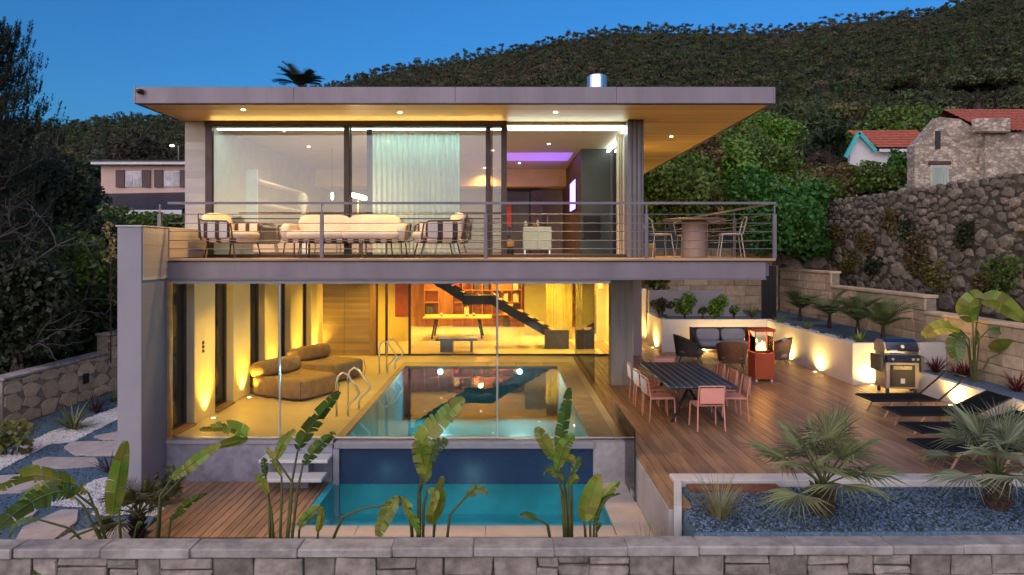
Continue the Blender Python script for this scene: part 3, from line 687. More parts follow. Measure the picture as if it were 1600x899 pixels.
# irregular polygonal stones
y = 15.05
while y < 21.3:
    wd = random.uniform(.5,.75); z = -.72
    ztop = .35 if y < 18.9 else .83
    while z < ztop-.05:
        hh = min(random.uniform(.25,.5), ztop-z); n = random.choice([5,6,7]); poly = []
        for k in range(n):
            an = 2*math.pi*(k+.5*random.random())/n
            c_, s_ = math.cos(an), math.sin(an); q = 1/max(abs(c_)**1.0, abs(s_)**1.0)
            q = 1+(q-1)*.75
            poly.append((y+wd/2+c_*q*wd*.5, min(ztop-.004, max(-.72, z+hh/2+s_*q*hh*.5))))
        mk('stone', MB().prismx(poly, -11.05, -11.02+random.uniform(0,.012)), M_stone, lw)
        z += hh
    y += wd
vb = thing('wall_vent', 'small dark square fitting set in the irregular stone wall', 'vent', (-11.0,17.9,-.2))
mk('frame', MB().cbox(-11.01,-10.99,17.80,18.06,-.27,.0,.006), M_dark, vb)
# ---------------------------------------------------------------- rubble retaining wall
rb = thing('rubble_wall', 'high dark rubble retaining wall below the stone barn', 'wall', (12.7, 20, 0))
mk('core', MB().prismx([(6,0),(27.2,0),(27.2,5.15),(22,5.1),(16,5.1),(6,5.3)], 12.55, 12.8), mat('rubble_earth', (.10,.08,.06), .95, var=.3, ns=5, bs=20, bump=.6), rb)
protos = []
for k in range(9):
    m_ = MB(); n = 8; V_ = []; pg = random.Random(k)
    for i in range(5):
        t = -1+2*i/4; rr = (.66,.95,1.0,.95,.66)[i]
        for j in range(n):
            a_ = 2*math.pi*j/n; q = (1+.20*math.sin(2*a_+k*1.7)+.14*math.cos(3*a_+k*2.3))*pg.uniform(.9,1.1)
            V_.append((t*.5, math.cos(a_)*.5*rr*q, math.sin(a_)*.5*rr*(1+.15*math.sin(2*a_+k*2.1))))
    f_ = [(i*n+j, (i+1)*n+j, (i+1)*n+(j+1)%n, i*n+(j+1)%n) for i in range(4) for j in range(n)] + [tuple(range(n)), tuple(4*n+j for j in range(n))[::-1]]
    m_.add(V_, f_); me_ = bpy.data.meshes.new('stone'); me_.from_pydata(m_.v, [], m_.f); me_.update(); me_.materials.append(M_rubble); protos.append(me_)
rest = []; g_ = random.Random(4); QY = np.zeros(4000); QZ = np.zeros(4000); QR = np.zeros(4000); nq = 0
for R0, tries in ((.36,60),(.27,260),(.20,1200),(.145,4200),(.105,9000)):          # stones packed from large to small
    for _ in range(tries):
        y, z = g_.uniform(13.0,27.0), g_.uniform(1.6,5.15); r = R0*g_.uniform(.8,1.15)
        if (z > 3.9 and r > .19) or z+r*.6 > 5.18: continue
        if nq == 0 or (((y-QY[:nq])/1.25)**2+((z-QZ[:nq])/.80)**2 > ((r+QR[:nq])*.82)**2).all():
            QY[nq], QZ[nq], QR[nq] = y, z, r; nq += 1; rest.append((y, z, r*2.5*g_.uniform(.95,1.1), r*1.65*g_.uniform(.92,1.1), r))
rest.sort(key=lambda q: -q[2]*q[3]/q[0]**2)
SM = MB()
for i, (y, zc, L_, hh, _r) in enumerate(rest):
    if i < 300:
        o = bpy.data.objects.new('stone', random.choice(protos)); COL.objects.link(o); o.parent = rb
        o.location = Vector((12.6+random.uniform(-.04,.04), y, zc)) - wt(rb); o.scale = (random.uniform(.16,.24), L_, hh); o.rotation_euler = (random.uniform(-.3,.3), random.uniform(-.15,.15), random.uniform(-.1,.1))
    else:
        M4 = Matrix.Translation((12.6,y,zc)) @ Matrix.Diagonal((.18,L_,hh,1)); pm = random.choice(protos)
        SM.add([M4 @ v.co for v in pm.vertices], [tuple(p.vertices) for p in pm.polygons])
if SM.v: stuff(mk('small_stones', SM, M_rubble, rb))
# boulders at the foot, left of the wall
for k, (px, py, D, s) in enumerate(((1228,402,27,1.0),(1255,398,27.5,.9),(1240,418,26.8,.8),(1275,410,27.2,1.1),(1298,424,26.9,.9),(1222,386,28,.8))):
    b_ = bpy.data.objects.new('boulder', protos[k % 9]); COL.objects.link(b_); b_.parent = rb
    b_.location = Vector(W(px,py,D)) - wt(rb); b_.scale = (.8*s,1.1*s,.75*s); b_.rotation_euler = (k, .3*k, k*1.3)

# ================================================================ neighbouring buildings
M_terra = mat('terracotta', (.42,.11,.06), .75, var=.3, ns=5, bs=20, bump=.3, col2=(.26,.07,.05))
def masonry(name, c1, c2, cm, sc):
    m = mat(name, c1, .9, var=.2, ns=5, bs=20, bump=0, col2=c2); n = m.node_tree; N = n.nodes; L = n.links; b = N['Principled BSDF']
    tc = N.new('ShaderNodeTexCoord'); mp = N.new('ShaderNodeMapping'); mp.inputs['Scale'].default_value = (1,1,1.7); L.new(tc.outputs['Object'], mp.inputs[0])
    v1 = N.new('ShaderNodeTexVoronoi'); v1.feature = 'DISTANCE_TO_EDGE'; v1.inputs['Scale'].default_value = sc; v2 = N.new('ShaderNodeTexVoronoi'); v2.inputs['Scale'].default_value = sc
    L.new(mp.outputs[0], v1.inputs['Vector']); L.new(mp.outputs[0], v2.inputs['Vector'])
    hs = N.new('ShaderNodeHueSaturation'); sp = N.new('ShaderNodeSeparateColor'); L.new(v2.outputs['Color'], sp.inputs[0]); mr = N.new('ShaderNodeMapRange'); mr.inputs['To Min'].default_value = .55; mr.inputs['To Max'].default_value = 1.5
    L.new(sp.outputs[0], mr.inputs['Value']); L.new(mr.outputs[0], hs.inputs['Value']); L.new(b.inputs['Base Color'].links[0].from_socket, hs.inputs['Color'])
    m2 = N.new('ShaderNodeMapRange'); m2.inputs['From Max'].default_value = .10; L.new(v1.outputs['Distance'], m2.inputs['Value'])
    mx = N.new('ShaderNodeMix'); mx.data_type = 'RGBA'; L.new(m2.outputs[0], mx.inputs['Factor']); mx.inputs['A'].default_value = (*cm,1); L.new(hs.outputs[0], mx.inputs['B']); L.new(mx.outputs['Result'], b.inputs['Base Color'])
    bp = N.new('ShaderNodeBump'); bp.inputs['Strength'].default_value = .5; bp.inputs['Distance'].default_value = .02; L.new(m2.outputs[0], bp.inputs['Height']); L.new(bp.outputs[0], b.inputs['Normal']); return m
M_barn = masonry('barn_stone', (.46,.375,.30), (.33,.265,.21), (.19,.155,.125), 5.5)
def tiled_roof(name, p0, p1, p2, p3, parent, m, nw=40, nr=9):
    """ridge p0->p1, eaves p3->p2; barrel tiles as a corrugated sheet with stepped courses"""
    p0, p1, p2, p3 = map(Vector, (p0,p1,p2,p3)); nrm = (p1-p0).cross(p3-p0).normalized()
    if nrm.z < 0: nrm = -nrm
    mb = MB(); n = nw*4; V_ = []; rows = []
    for r in range(nr):
        for e in (0, 1):
            t = (r+e*1.0)/nr; row = []
            for i in range(n+1):
                u = i/n; p = (p0.lerp(p1,u)).lerp(p3.lerp(p2,u), t)
                V_.append(p + nrm*(.045*abs(math.sin(u*nw*math.pi)) + (.03 if e else 0.0))); row.append(len(V_)-1)
            rows.append(row)
    f_ = [(rows[k][i],rows[k][i+1],rows[k+1][i+1],rows[k+1][i]) for k in range(len(rows)-1) for i in range(n)]
    mb.add(V_, f_); return mk(name, mb, m, parent)
# stone barn at the right edge, above the rubble wall
bn = thing('stone_barn', 'old rubble stone barn with red tiled roof at the right edge', 'house', (20, 27, 5))
def Wx(px, D): return (px-CX)*D/F
def Zy(py, D): return EYE+(CY-py)*D/F
D0 = 27.0; xa, xb = Wx(1429,D0), Wx(1528,D0)
gb = mk('gable_wall', MB().prismy([(xa,4.6),(xa,Zy(228,D0)),(Wx(1468,D0),Zy(183,D0)),(Wx(1500,D0),Zy(186,D0)),(xb,Zy(205,D0)),(xb,4.6)], D0, D0+.5), M_barn, bn)
mk('side_wall', MB().box(xb+.002,Wx(1720,D0),D0-.4,D0+.3,4.6,Zy(210,D0)), M_barn, bn)
mk('back_wall', MB().box(Wx(1450,D0+5.5),Wx(1720,D0),D0+5.5,D0+5.9,4.6,Zy(215,D0)), M_barn, bn)
tiled_roof('roof', (Wx(1474,D0+2.6),D0+2.6,Zy(172,D0+2.6)), (Wx(1720,D0),D0+2.6,Zy(172,D0+2.6)), (Wx(1720,D0),D0-.55,Zy(206,D0-.5)), (Wx(1530,D0),D0-.55,Zy(206,D0-.5)), bn, M_terra, 26, 8)
tiled_roof('roof_back', (Wx(1474,D0+2.6),D0+2.6,Zy(172,D0+2.6)), (Wx(1720,D0),D0+2.6,Zy(172,D0+2.6)), (Wx(1720,D0),D0+6.2,Zy(206,D0)), (Wx(1450,D0+6.2),D0+6.2,Zy(206,D0)), bn, M_terra, 26, 8)
wn = mk('window', MB().box(Wx(1453,D0),Wx(1482,D0),D0-.03,D0+.05,Zy(292,D0),Zy(258,D0)), mat('pale_frame', (.55,.50,.45), .6), bn)
mk('pane', MB().box(Wx(1456,D0),Wx(1479,D0),D0-.045,D0-.032,Zy(291,D0),Zy(262,D0)), mat('curtained_pane', (.34,.42,.36), .25, var=.15, ns=3, stretch=(4,1,.4)), wn)
mk('lintel', MB().cbox(Wx(1450,D0),Wx(1485,D0),D0-.08,D0-.002,Zy(258,D0)+.01,Zy(252,D0),.02), mat('lintel_wood', (.10,.045,.035), .7), wn)
w2 = mk('window', MB().box(Wx(1461,D0),Wx(1469,D0),D0-.03,D0+.02,Zy(233,D0),Zy(205,D0)), M_dark, bn)
mk('chimney', MB().cbox(Wx(1506,D0),Wx(1560,D0),D0-.7,D0-.41,Zy(212,D0),Zy(190,D0),.05), M_barn, bn)
# white cottage with turquoise bargeboard
ct = thing('white_cottage', 'small white cottage with red roof and turquoise bargeboards', 'house', (21, 35, 5))
D1 = 35.0; M_teal = mat('turquoise_paint', (.07,.46,.46), .5, var=.1); M_wht = mat('cottage_white', (.72,.70,.72), .75, var=.05)
mk('wall', MB().prismy([(Wx(1328,D1),4.8),(Wx(1328,D1),Zy(240,D1)),(Wx(1342,D1),Zy(211,D1)),(Wx(1366,D1),Zy(238,D1)),(Wx(1366,D1),4.8)], D1, D1+.2).box(Wx(1366,D1)+.002,Wx(1450,D1),D1+.05,D1+.2,4.8,Zy(236,D1)), M_wht, ct)
tiled_roof('roof', (Wx(1342,D1),D1+1.2,Zy(205,D1+1.2)), (Wx(1455,D1),D1+1.2,Zy(204,D1+1.2)), (Wx(1455,D1),D1-.35,Zy(233,D1)), (Wx(1368,D1),D1-.35,Zy(233,D1)), ct, M_terra, 24, 7)
for q0, q1 in (((1322,246),(1343,207)),((1343,207),(1369,236))):
    a_, b_ = Vector(W(*q0,D1-.3)), Vector(W(*q1,D1-.3)); n_ = Vector((-(b_-a_).z,0,(b_-a_).x)).normalized()*.09
    mk('bargeboard', MB().add([a_-n_,b_-n_,b_+n_,a_+n_]+[p+Vector((0,.15,0)) for p in (a_-n_,b_-n_,b_+n_,a_+n_)], [(0,1,2,3),(7,6,5,4),(0,4,5,1),(1,5,6,2),(2,6,7,3),(3,7,4,0)]), M_teal, ct)
mk('fascia', MB().box(Wx(1369,D1),Wx(1455,D1),D1-.33,D1-.28,Zy(239,D1),Zy(234.5,D1)), M_wht, ct)
mk('gate', MB().box(Wx(1418,D1),Wx(1427,D1),D1-.1,D1-.05,4.8,Zy(258,D1)), mat('blue_paint', (.10,.22,.42), .5), ct)
# pink house at the left
ph = thing('pink_house', 'pale pink house with brown shutters and dark slate roofs, behind the conifer', 'house', (-20, 36, 0))
D2 = 36.0; M_pink = mat('pink_render', (.62,.42,.37), .8, var=.06, ns=1); M_slate = mat('slate', (.035,.03,.045), .6, var=.3, ns=8, bs=30, bump=.3)
x0, x1 = Wx(158,D2), Wx(330,D2)
mk('wall', MB().box(x0,x1,D2,D2+6,1.0,Zy(259,D2)), M_pink, ph)
mk('eaves', MB().cbox(x0-.3,x1,D2-.45,D2-.05,Zy(259,D2),Zy(254,D2),.03), M_wht, ph)
mk('roof', MB().prismx([(D2-.5,Zy(254,D2)),(D2-.5,Zy(252,D2)),(D2+3.2,Zy(242,D2)),(D2+6.6,Zy(252,D2)),(D2+6.6,Zy(254,D2))], x0-.4, x1), M_slate, ph)
for a_, b_ in ((197,222),(257,281)):
    wn = mk('window', MB().box(Wx(a_,D2),Wx(b_,D2),D2-.06,D2-.002,Zy(292,D2),Zy(268,D2)), M_wht, ph)
    m_ = (a_+b_)/2
    for q0, q1 in ((a_+1.2,m_-.8),(m_+.8,b_-1.2)): mk('pane', MB().box(Wx(q0,D2),Wx(q1,D2),D2-.08,D2-.062,Zy(291,D2),Zy(269,D2)), mat('pale_curtain', (.55,.52,.60), .3, var=.3, ns=2), wn)  # panes coloured as pale mauve curtain
    for q0, q1 in ((a_-15,a_-1),(b_+1,b_+14)): mk('shutter', MB().cbox(Wx(q0,D2),Wx(q1,D2),D2-.10,D2-.06,Zy(293,D2),Zy(266,D2),.01), mat('brown_shutter', (.09,.045,.05), .6, var=.1), wn)
mk('lower_roof', MB().add([(x0-2,D2-3.2,Zy(331,D2-3)),(x1,D2-3.2,Zy(327,D2-3)),(x1,D2-.02,Zy(300,D2)),(x0-.2,D2-.02,Zy(303,D2)),(x0-2,D2-3.2,Zy(331,D2-3)-.12),(x1,D2-3.2,Zy(327,D2-3)-.12),(x1,D2-.02,Zy(300,D2)-.12),(x0-.2,D2-.02,Zy(303,D2)-.12)],[(0,1,2,3),(7,6,5,4),(0,4,5,1),(1,5,6,2),(2,6,7,3),(3,7,4,0)]), M_slate, ph)
mk('lower_eaves', MB().cbox(x0-2.05,x1,D2-3.3,D2-3.22,Zy(334,D2-3)-.1,Zy(329,D2-3),.02), M_wht, ph)
mk('lower_wall', MB().box(x0-1.4,x1,D2-2.2,D2-.05,.5,Zy(331,D2-3)-.15), M_pink, ph)
wn = mk('window', MB().box(Wx(212,D2-2.2),Wx(226,D2-2.2),D2-2.26,D2-2.202,Zy(352,D2-2.2),Zy(340,D2-2.2)), M_wht, ph)
wn = mk('window', MB().box(Wx(256,D2-2.2),Wx(272,D2-2.2),D2-2.26,D2-2.202,Zy(352,D2-2.2),Zy(340,D2-2.2)), M_wht, ph)
sl_ = thing('street_lamp', 'lit street lamp on the slope above the pink house roof', 'lamp', (Wx(279,48),48,2))
mk('pole', MB().tube([(Wx(279,48),48,2),(Wx(279,48),48,Zy(228,48)),(Wx(273,48),47.7,Zy(226,48))], .04, 6), M_steel, sl_)
mk('lamp_head', MB().pillow((Wx(272,48),47.7,Zy(229,48)), (.12,.08,.05)), M_bulb, sl_)
sc = thing('security_camera', 'small white dome security camera under the left roof corner', 'camera', (-6.22,11.6,5.9))
mk('mount', MB().lathe([(.05,0),(.05,.03)], 12, (-6.2,11.60,5.94)), M_wht, sc)
mk('dome', MB().pillow((-6.2,11.59,5.93),(.055,.055,.05),1,1,8), M_dark, sc, smooth=True)
# ================================================================ balcony furniture
BZ = 3.089
M_cream = mat('cream_fabric', (.66,.58,.48), .9, var=.06, ns=6, bs=400, bump=.2)
M_brownfr = mat('brown_frame', (.07,.035,.03), .5, var=.1, bump=.03)
M_strap = stripes('striped_strap', (.62,.56,.52), (.06,.03,.025), 0, .27, .36)
M_strap_s = stripes('striped_seat_base', (.62,.56,.52), (.06,.03,.025), 0, .20, .5)
def club_chair(name, label, at, rz):
    t = thing(name, label, 'armchair', at, rz, 'striped armchairs on the balcony')      # front looks along local +x
    for sx, sy in ((.33,.30),(.33,-.30),(-.30,.28),(-.30,-.28)):
        loc('leg', MB().tube([(sx*1.18,sy*1.1,0),(sx*.95,sy,.30)], .014, 6), M_brownfr, t)
    loc('seat_frame', MB().pillow((0,0,.315),(.42,.38,.05),.5,.5,8), M_strap, t, True)
    loc('seat_cushion', MB().pillow((.03,0,.41),(.42,.345,.085),.5,.45,10), M_cream, t, True)
    loc('back_cushion', MB().pillow((-.34,0,.60),(.095,.36,.23),.6,.6,10,M=Matrix.Rotation(R(-14),4,'Y')), M_cream, t, True)
    for s in (-1,1):
        a_ = loc('arm', MB().pillow((-.02,s*.375,.50),(.33,.032,.15),.35,.5,8), M_strap, t, True)
        loc('arm_tube', MB().tube([(-.36,s*.37,.33),(-.42,s*.37,.72),(-.30,s*.385,.67),(.25,s*.385,.655),(.34,s*.385,.60),(.38,s*.38,.34)], .017, 6), M_brownfr, a_)
    loc('back_tube', MB().tube([(-.40,-.37,.36),(-.46,-.34,.80),(-.46,.34,.80),(-.40,.37,.36)], .015, 6), M_brownfr, t)
    return t
club_chair('armchair', 'cream armchair with striped arm at the left end of the balcony', (-5.02,12.55,BZ), R(-22))
club_chair('armchair', 'cream armchair with striped arm right of the balcony sofa, back turned to the curtain', (-1.22,12.45,BZ), R(198))
sf = thing('balcony_sofa', 'long cream two seat sofa with striped base on the balcony', 'sofa', (-2.95,12.72,BZ))
for sx in (-1.08,-.80,.80,1.08):
    for sy in (-.28,.28): loc('leg', MB().tube([(sx,sy*1.2,0),(sx*.98,sy,.28)], .014, 6), M_brownfr, sf)
loc('seat_base', MB().pillow((0,0,.315),(1.08,.36,.045),.4,.35,10), M_strap_s, sf, True)
for s in (-1,1):
    loc('seat_cushion', MB().pillow((s*.50,-.04,.42),(.54,.38,.085),.4,.35,10), M_cream, sf, True)
    loc('back_cushion', MB().pillow((s*.47,.28,.62),(.50,.10,.20),.5,.5,10,M=Matrix.Rotation(R(-8),4,'X')), M_cream, sf, True)
    a_ = loc('arm', MB().pillow((s*1.05,.02,.47),(.10,.34,.17),.5,.5,8), M_cream, sf, True)
    loc('arm_tube', MB().tube([(s*1.14,-.34,.30),(s*1.17,-.30,.58),(s*1.16,.30,.64),(s*1.10,.36,.30)], .015, 6), M_brownfr, a_)
tb = thing('coffee_table', 'low dark metal coffee table in front of the balcony sofa', 'table', (-3.0,11.98,BZ))
loc('table_top', MB().cbox(-.55,.55,-.18,.18,.30,.315,.004), M_brownfr, tb)
for sx in (-.53,.53):
    for sy in (-.16,.16): loc('leg', MB().box(sx-.01,sx+.01,sy-.01,sy+.01,0,.30), M_brownfr, tb)
    loc('rail', MB().box(sx-.008,sx+.008,-.15,.15,.02,.035), M_brownfr, tb)
# dining set at the right end of the balcony
M_taupe = mat('taupe_concrete', (.36,.24,.19), .7, var=.08, ns=3, bs=80, bump=.1)
M_rattan = mat('pale_metal', (.50,.42,.36), .4, metal=.2, var=.08)
dt = thing('drum_table', 'round top dining table on a taupe drum base at the balcony corner', 'table', (3.74,13.5,BZ))
loc('base', MB().lathe([(.24,0),(.245,.02),(.235,.35),(.245,.70),(.24,.715)], 28), M_taupe, dt, False)
loc('table_top', MB().lathe([(.60,.72),(.62,.73),(.62,.752),(.60,.762)], 40), mat('slate_top', (.20,.15,.11), .35, var=.15), dt)
def wire_chair(label, at, rz):
    t = thing('dining_chair', label, 'chair', at, rz, 'chairs of the balcony dining set')
    loc('seat', MB().pillow((0,0,.45),(.22,.21,.022),.5,.6,8), M_rattan, t, True)
    for sx, sy in ((.17,.17),(.17,-.17),(-.17,.17),(-.17,-.17)): loc('leg', MB().tube([(sx*1.35,sy*1.2,0),(sx*1.1,sy*1.05,.30),(sx,sy,.445)], .010, 6), M_rattan, t)
    loc('backrest', MB().tube([(-.19,-.20,.45),(-.25,-.24,.70),(-.27,-.12,.77),(-.275,.12,.77),(-.25,.24,.70),(-.19,.20,.45)], .012, 6).tube([(-.22,-.21,.58),(-.26,0,.60),(-.22,.21,.58)], .008, 6), M_rattan, t)
wire_chair('pale wire dining chair left of the taupe drum table', (3.02,13.35,BZ), R(10))
wire_chair('pale wire dining chair hidden behind the taupe drum table', (3.82,14.25,BZ), R(-90))
wire_chair('pale wire dining chair right of the drum table, beside the side railing', (4.33,13.1,BZ), R(170))
pb = thing('planter_box', 'small yellow ochre planter box behind the balcony column', 'planter', (2.95,14.3,BZ))
loc('box', MB().cbox(-.17,.17,-.17,.17,0,.28,.012), mat('ochre_box', (.48,.36,.15), .6), pb)
loc('soil', MB().box(-.15,.15,-.15,.15,.281,.29), M_soil, pb)
# ================================================================ upper living room
M_sheer = mat('sheer_curtain', (.72,.86,.82), .9, var=.04, bump=0, trl=.5, alpha=.82)
def curtain(name, label, x0, x1, y, z0, z1, m, n=60, amp=.05):
    V_ = []; f_ = []
    for i in range(n*3+1):
        u = i/(n*3); x = x0+(x1-x0)*u; yy = y+amp*math.sin(u*n*math.pi)+.02*math.sin(u*17)
        V_ += [(x,yy,z0),(x,yy+.01*math.sin(u*31),z1)]
    for i in range(n*3): f_.append((2*i,2*i+2,2*i+3,2*i+1))
    o = mk(name, MB().add(V_, f_), m, None, True); tag(o, label, 'curtain'); return o
curtain('sheer_curtain', 'pale green sheer curtain hanging behind the middle balcony window', -2.78, -.92, 13.85, 3.15, 5.60, M_sheer, 34, .045)
curtain('sheer_curtain', 'bunched pale curtain beside the balcony corner column', 2.24, 2.46, 13.75, 3.15, 5.58, mat('bunched_curtain', (.75,.62,.50), .9, var=.05, trl=.3), 8, .05)
sd = thing('sideboard', 'pale cream two door sideboard standing in the open living room', 'cabinet', (.73,15.6,3.14))
loc('cabinet', MB().cbox(-.32,.32,-.2,.2,.10,.62,.008), mat('cream_lacquer', (.56,.50,.40), .4, var=.03), sd)
loc('door', MB().cbox(-.315,-.004,-.214,-.201,.11,.61,.004), MATS['cream_lacquer'], sd); loc('door', MB().cbox(.004,.315,-.214,-.201,.11,.61,.004), MATS['cream_lacquer'], sd)
for sx in (-.28,.28): loc('leg', MB().box(sx-.015,sx+.015,-.18,.18,0,.099), M_chrome, sd)
for k, (dx, r, h, c) in enumerate(((-.26,.05,.14,(.6,.5,.4)),(-.05,.04,.10,(.45,.12,.08)),(.02,.035,.16,(.5,.45,.3)),(.24,.03,.26,(.2,.13,.06)))):
    v = mk('vase', MB().lathe([(r*.6,0),(r,h*.35),(r*.8,h*.7),(r*.35,h*.9),(r*.45,h)], 12, (.73+dx,15.6,3.765)), mat('glaze%d' % k, c, .3), None, True)
    tag(v, ['squat cream jar on the left end of the sideboard','small reddish jar on the sideboard','slim pale vase in the middle of the sideboard','tall dark bottle on the right end of the sideboard'][k], 'vase', 'objects on the sideboard')
tv = thing('television', 'wall mounted television glowing violet in the living room', 'television', (1.8,18.1,4.3))
mk('casing', MB().box(1.80,1.828,17.4,18.85,4.27,5.08), M_black, tv); mk('screen', MB().box(1.792,1.799,17.43,18.82,4.30,5.05), M_screen, tv)
fp = thing('fireplace', 'black framed fireplace niche in the charcoal partition', 'fireplace', (2.1,16.35,3.14))
mk('frame', MB().cbox(1.87,2.28,16.33,16.398,3.5,4.05,.006), M_black, fp); mk('opening', MB().box(1.95,2.20,16.322,16.329,3.56,3.99), mat('opening_dark', (.03,.022,.022), .8), fp)  # opening is a flat near-black sheet on the frame front
ar = thing('red_painting', 'bright red painting leaning in the kitchen corner', 'painting', (.05,20.8,3.9))
mk('canvas', MB().cbox(-.05,.20,20.83,20.88,3.95,4.72,.004), M_red, ar)
pf = thing('pouffe', 'round orange pouffe beside the living room sideboard', 'pouffe', (.12,15.3,3.14))
loc('cushion', MB().pillow((0,0,.24),(.09,.09,.09),.8,1,8), mat('orange_knit', (.62,.26,.10), .9), pf, True); loc('base', MB().lathe([(.08,0),(.08,.16)],12), M_black, pf)
ls = thing('living_sofa', 'dark low sofa on the left of the open living room', 'sofa', (-.5,17.2,3.14))
loc('base', MB().cbox(-.8,.65,-.42,.42,.05,.38,.03), M_charcoal, ls); loc('backrest', MB().cbox(-.8,.65,.30,.44,.38,.72,.04), M_charcoal, ls); loc('cushion', MB().pillow((-.05,-.05,.44),(.68,.34,.09),.4,.4,10), M_charcoal, ls, True)
fl_ = thing('floor_lamp', 'lit lamp with bright white shade behind the balcony sofa window', 'lamp', (-3.15,14.6,3.14))
loc('stem', MB().tube([(0,0,0),(0,0,1.15)], .018, 8).lathe([(.14,0),(.14,.02)],18), mat('brass', (.6,.4,.12), .3, metal=.8), fl_)
loc('lamp_shade', MB().pillow((.02,0,1.24),(.20,.12,.05),.6,.7,8,M=Matrix.Rotation(R(14),4,'Y')), emit('shade_glow', (1.0,.85,.6), 8.0), fl_, True)
lamp('POINT','shade_lamp',(-3.12,14.6,4.2),18,(1,.75,.45),fl_,.1)
pd = thing('pendant_lamp', 'small glowing pendant bulb seen through the left balcony window', 'lamp', (-4.05,16.0,4.5))
loc('cord', MB().tube([(0,0,.10),(0,0,1.12)], .006, 5), M_black, pd); loc('bulb', MB().pillow((0,0,0),(.035,.035,.09),1,1,8), M_bulb, pd, True)
sh = thing('wall_shelves', 'pale wall shelves on the left wall of the upper room', 'shelf', (-5.6,16.5,3.6))
for z in (3.75,4.25,4.75): mk('shelf', MB().cbox(-5.678,-5.40,15.0,18.5,z,z+.05,.004), M_wht, sh)
mk('upright', MB().box(-5.678,-5.42,14.95,14.99,3.7,5.0), M_wht, sh)
vs_ = thing('sculpture', 'pale upright sculpture on a stand behind the left balcony window', 'sculpture', (-4.55,15.4,3.14))
loc('stand', MB().cbox(-.09,.09,-.09,.09,0,.75,.008), M_wht, vs_); loc('figure', MB().lathe([(.05,.755),(.09,.85),(.06,1.0),(.12,1.2),(.10,1.32),(.03,1.38)], 10), mat('cream_plaster', (.75,.66,.48), .7), vs_, True)
# ================================================================ pool room furniture
M_bean = mat('bean_bag_fabric', (.27,.19,.135), .85, var=.14, ns=5, bs=7, bump=.7, bdist=.05)
def beanbag(label, at, rz):
    t = thing('bean_bag_lounger', label, 'bean bag', at, rz, 'bean bag loungers in the pool room')
    loc('seat', MB().pillow((0,0,.245),(.78,.62,.245),.32,.28,16,sag=.10,wob=.008), M_bean, t, True)
    loc('backrest', MB().pillow((-.58,0,.58),(.27,.60,.19),.5,.4,14,wob=.012,M=Matrix.Rotation(R(-12),4,'Y')), M_bean, t, True)
    loc('seam', MB().tube([(.75,-.585,.03),(.765,-.60,.22),(.74,-.57,.44)], .008, 5).tube([(.75,.585,.03),(.765,.60,.22),(.74,.57,.44)], .008, 5), M_dark, t)
beanbag('brown bean bag lounger nearest the front glass of the pool room', (-4.72,15.35,0), R(-28))
beanbag('brown bean bag lounger in the back of the pool room, behind the other', (-4.55,17.4,0), R(-28))
def pool_rail(label, at):
    t = thing('pool_handrail', label, 'handrail', at, 0, 'curved steel pool handrails')
    for i, (dx, dy) in enumerate(((0,-.14),(.10,.40))):
        pts = [(dx,dy,.0),(dx-.01,dy,.62),(dx+.03,dy,.78),(dx+.12,dy,.85),(dx+.22,dy,.80),(dx+.42,dy,.50),(dx+.44,dy,.44),(dx+.38,dy,.36),(dx+.24,dy,.22),(dx+.22,dy,.15),(dx+.22,dy,.0)]
        loc('rail', MB().tube(pts, .021, 8), M_chrome, t, True)
        loc('flange', MB().lathe([(.045,0),(.045,.012)], 12, (dx,dy,0)).lathe([(.045,0),(.045,.012)], 12, (dx+.22,dy,0)), M_chrome, t)
pool_rail('pair of curved steel handrails at the near left edge of the pool', (-3.28,13.45,0))
pool_rail('pair of curved steel handrails at the far left end of the pool', (-3.30,18.1,0))
# ================================================================ games hall
pp = thing('ping_pong_table', 'pale timber games table with black splayed legs in the hall', 'table', (-1.75,25.4,0))
loc('table_top', MB().cbox(-1.25,1.25,-.7,.7,.74,.79,.006), mat('pale_timber', (.62,.40,.16), .4, var=.1, ns=2, stretch=(.4,4,4)), pp)
for sx in (-1,1):
    for sy in (-.5,.5): loc('leg', MB().tube([(sx*.92,sy,0),(sx*.78,sy,.74)], .035, 6), M_black, pp)
for k, x in enumerate((-.6,.35,.6)):
    v = mk('jar', MB().lathe([(.05,0),(.07,.06),(.04,.12)], 10, (-1.75+x,25.3,.79)), M_cream, None, True); tag(v, ['small jar on the left half of the pale games table','small jar right of centre on the pale games table','rightmost small jar on the pale games table'][k], 'jar', 'jars on the games table')
gm = thing('low_games_table', 'low blue grey table on a block base behind the glass partition', 'table', (-1.5,21.9,0))
M_bluegr = mat('blue_grey_lacquer', (.20,.22,.34), .4, var=.1)
loc('table_top', MB().cbox(-.70,.62,-.30,.30,.36,.44,.01), M_bluegr, gm); loc('base', MB().cbox(-.56,-.16,-.22,.22,0,.359,.01), M_bluegr, gm); loc('leg', MB().cbox(.40,.47,-.2,.2,0,.359,.006), M_bluegr, gm)
stc = thing('staircase', 'black steel staircase turning down through the games hall', 'staircase', (1.0,22.8,0))
def stringer(x0,z0,x1,z1,y): 
    h = .16
    return MB().prismy([(x0,z0-h),(x1,z1-h),(x1,z1+h),(x0,z0+h)], y, y+.06)
for y in (22.5,23.44):
    mk('stringer', stringer(-.45,1.60,2.05,.16,y), M_black, stc); mk('stringer', stringer(-3.1,2.75,-1.35,1.66,y), M_black, stc)
    mk('landing_beam', MB().box(-1.40,-.40,y,y+.06,1.45,1.75), M_black, stc)
mk('landing', MB().box(-1.40,-.40,22.562,23.438,1.66,1.72), M_dark, stc)
for k in range(7):
    t = (k+.6)/7.2; mk('tread', MB().cbox(-.45+2.5*t-.14,-.45+2.5*t+.16,22.562,23.438,1.62-1.44*t+.06,1.62-1.44*t+.10,.004), M_oak, stc)
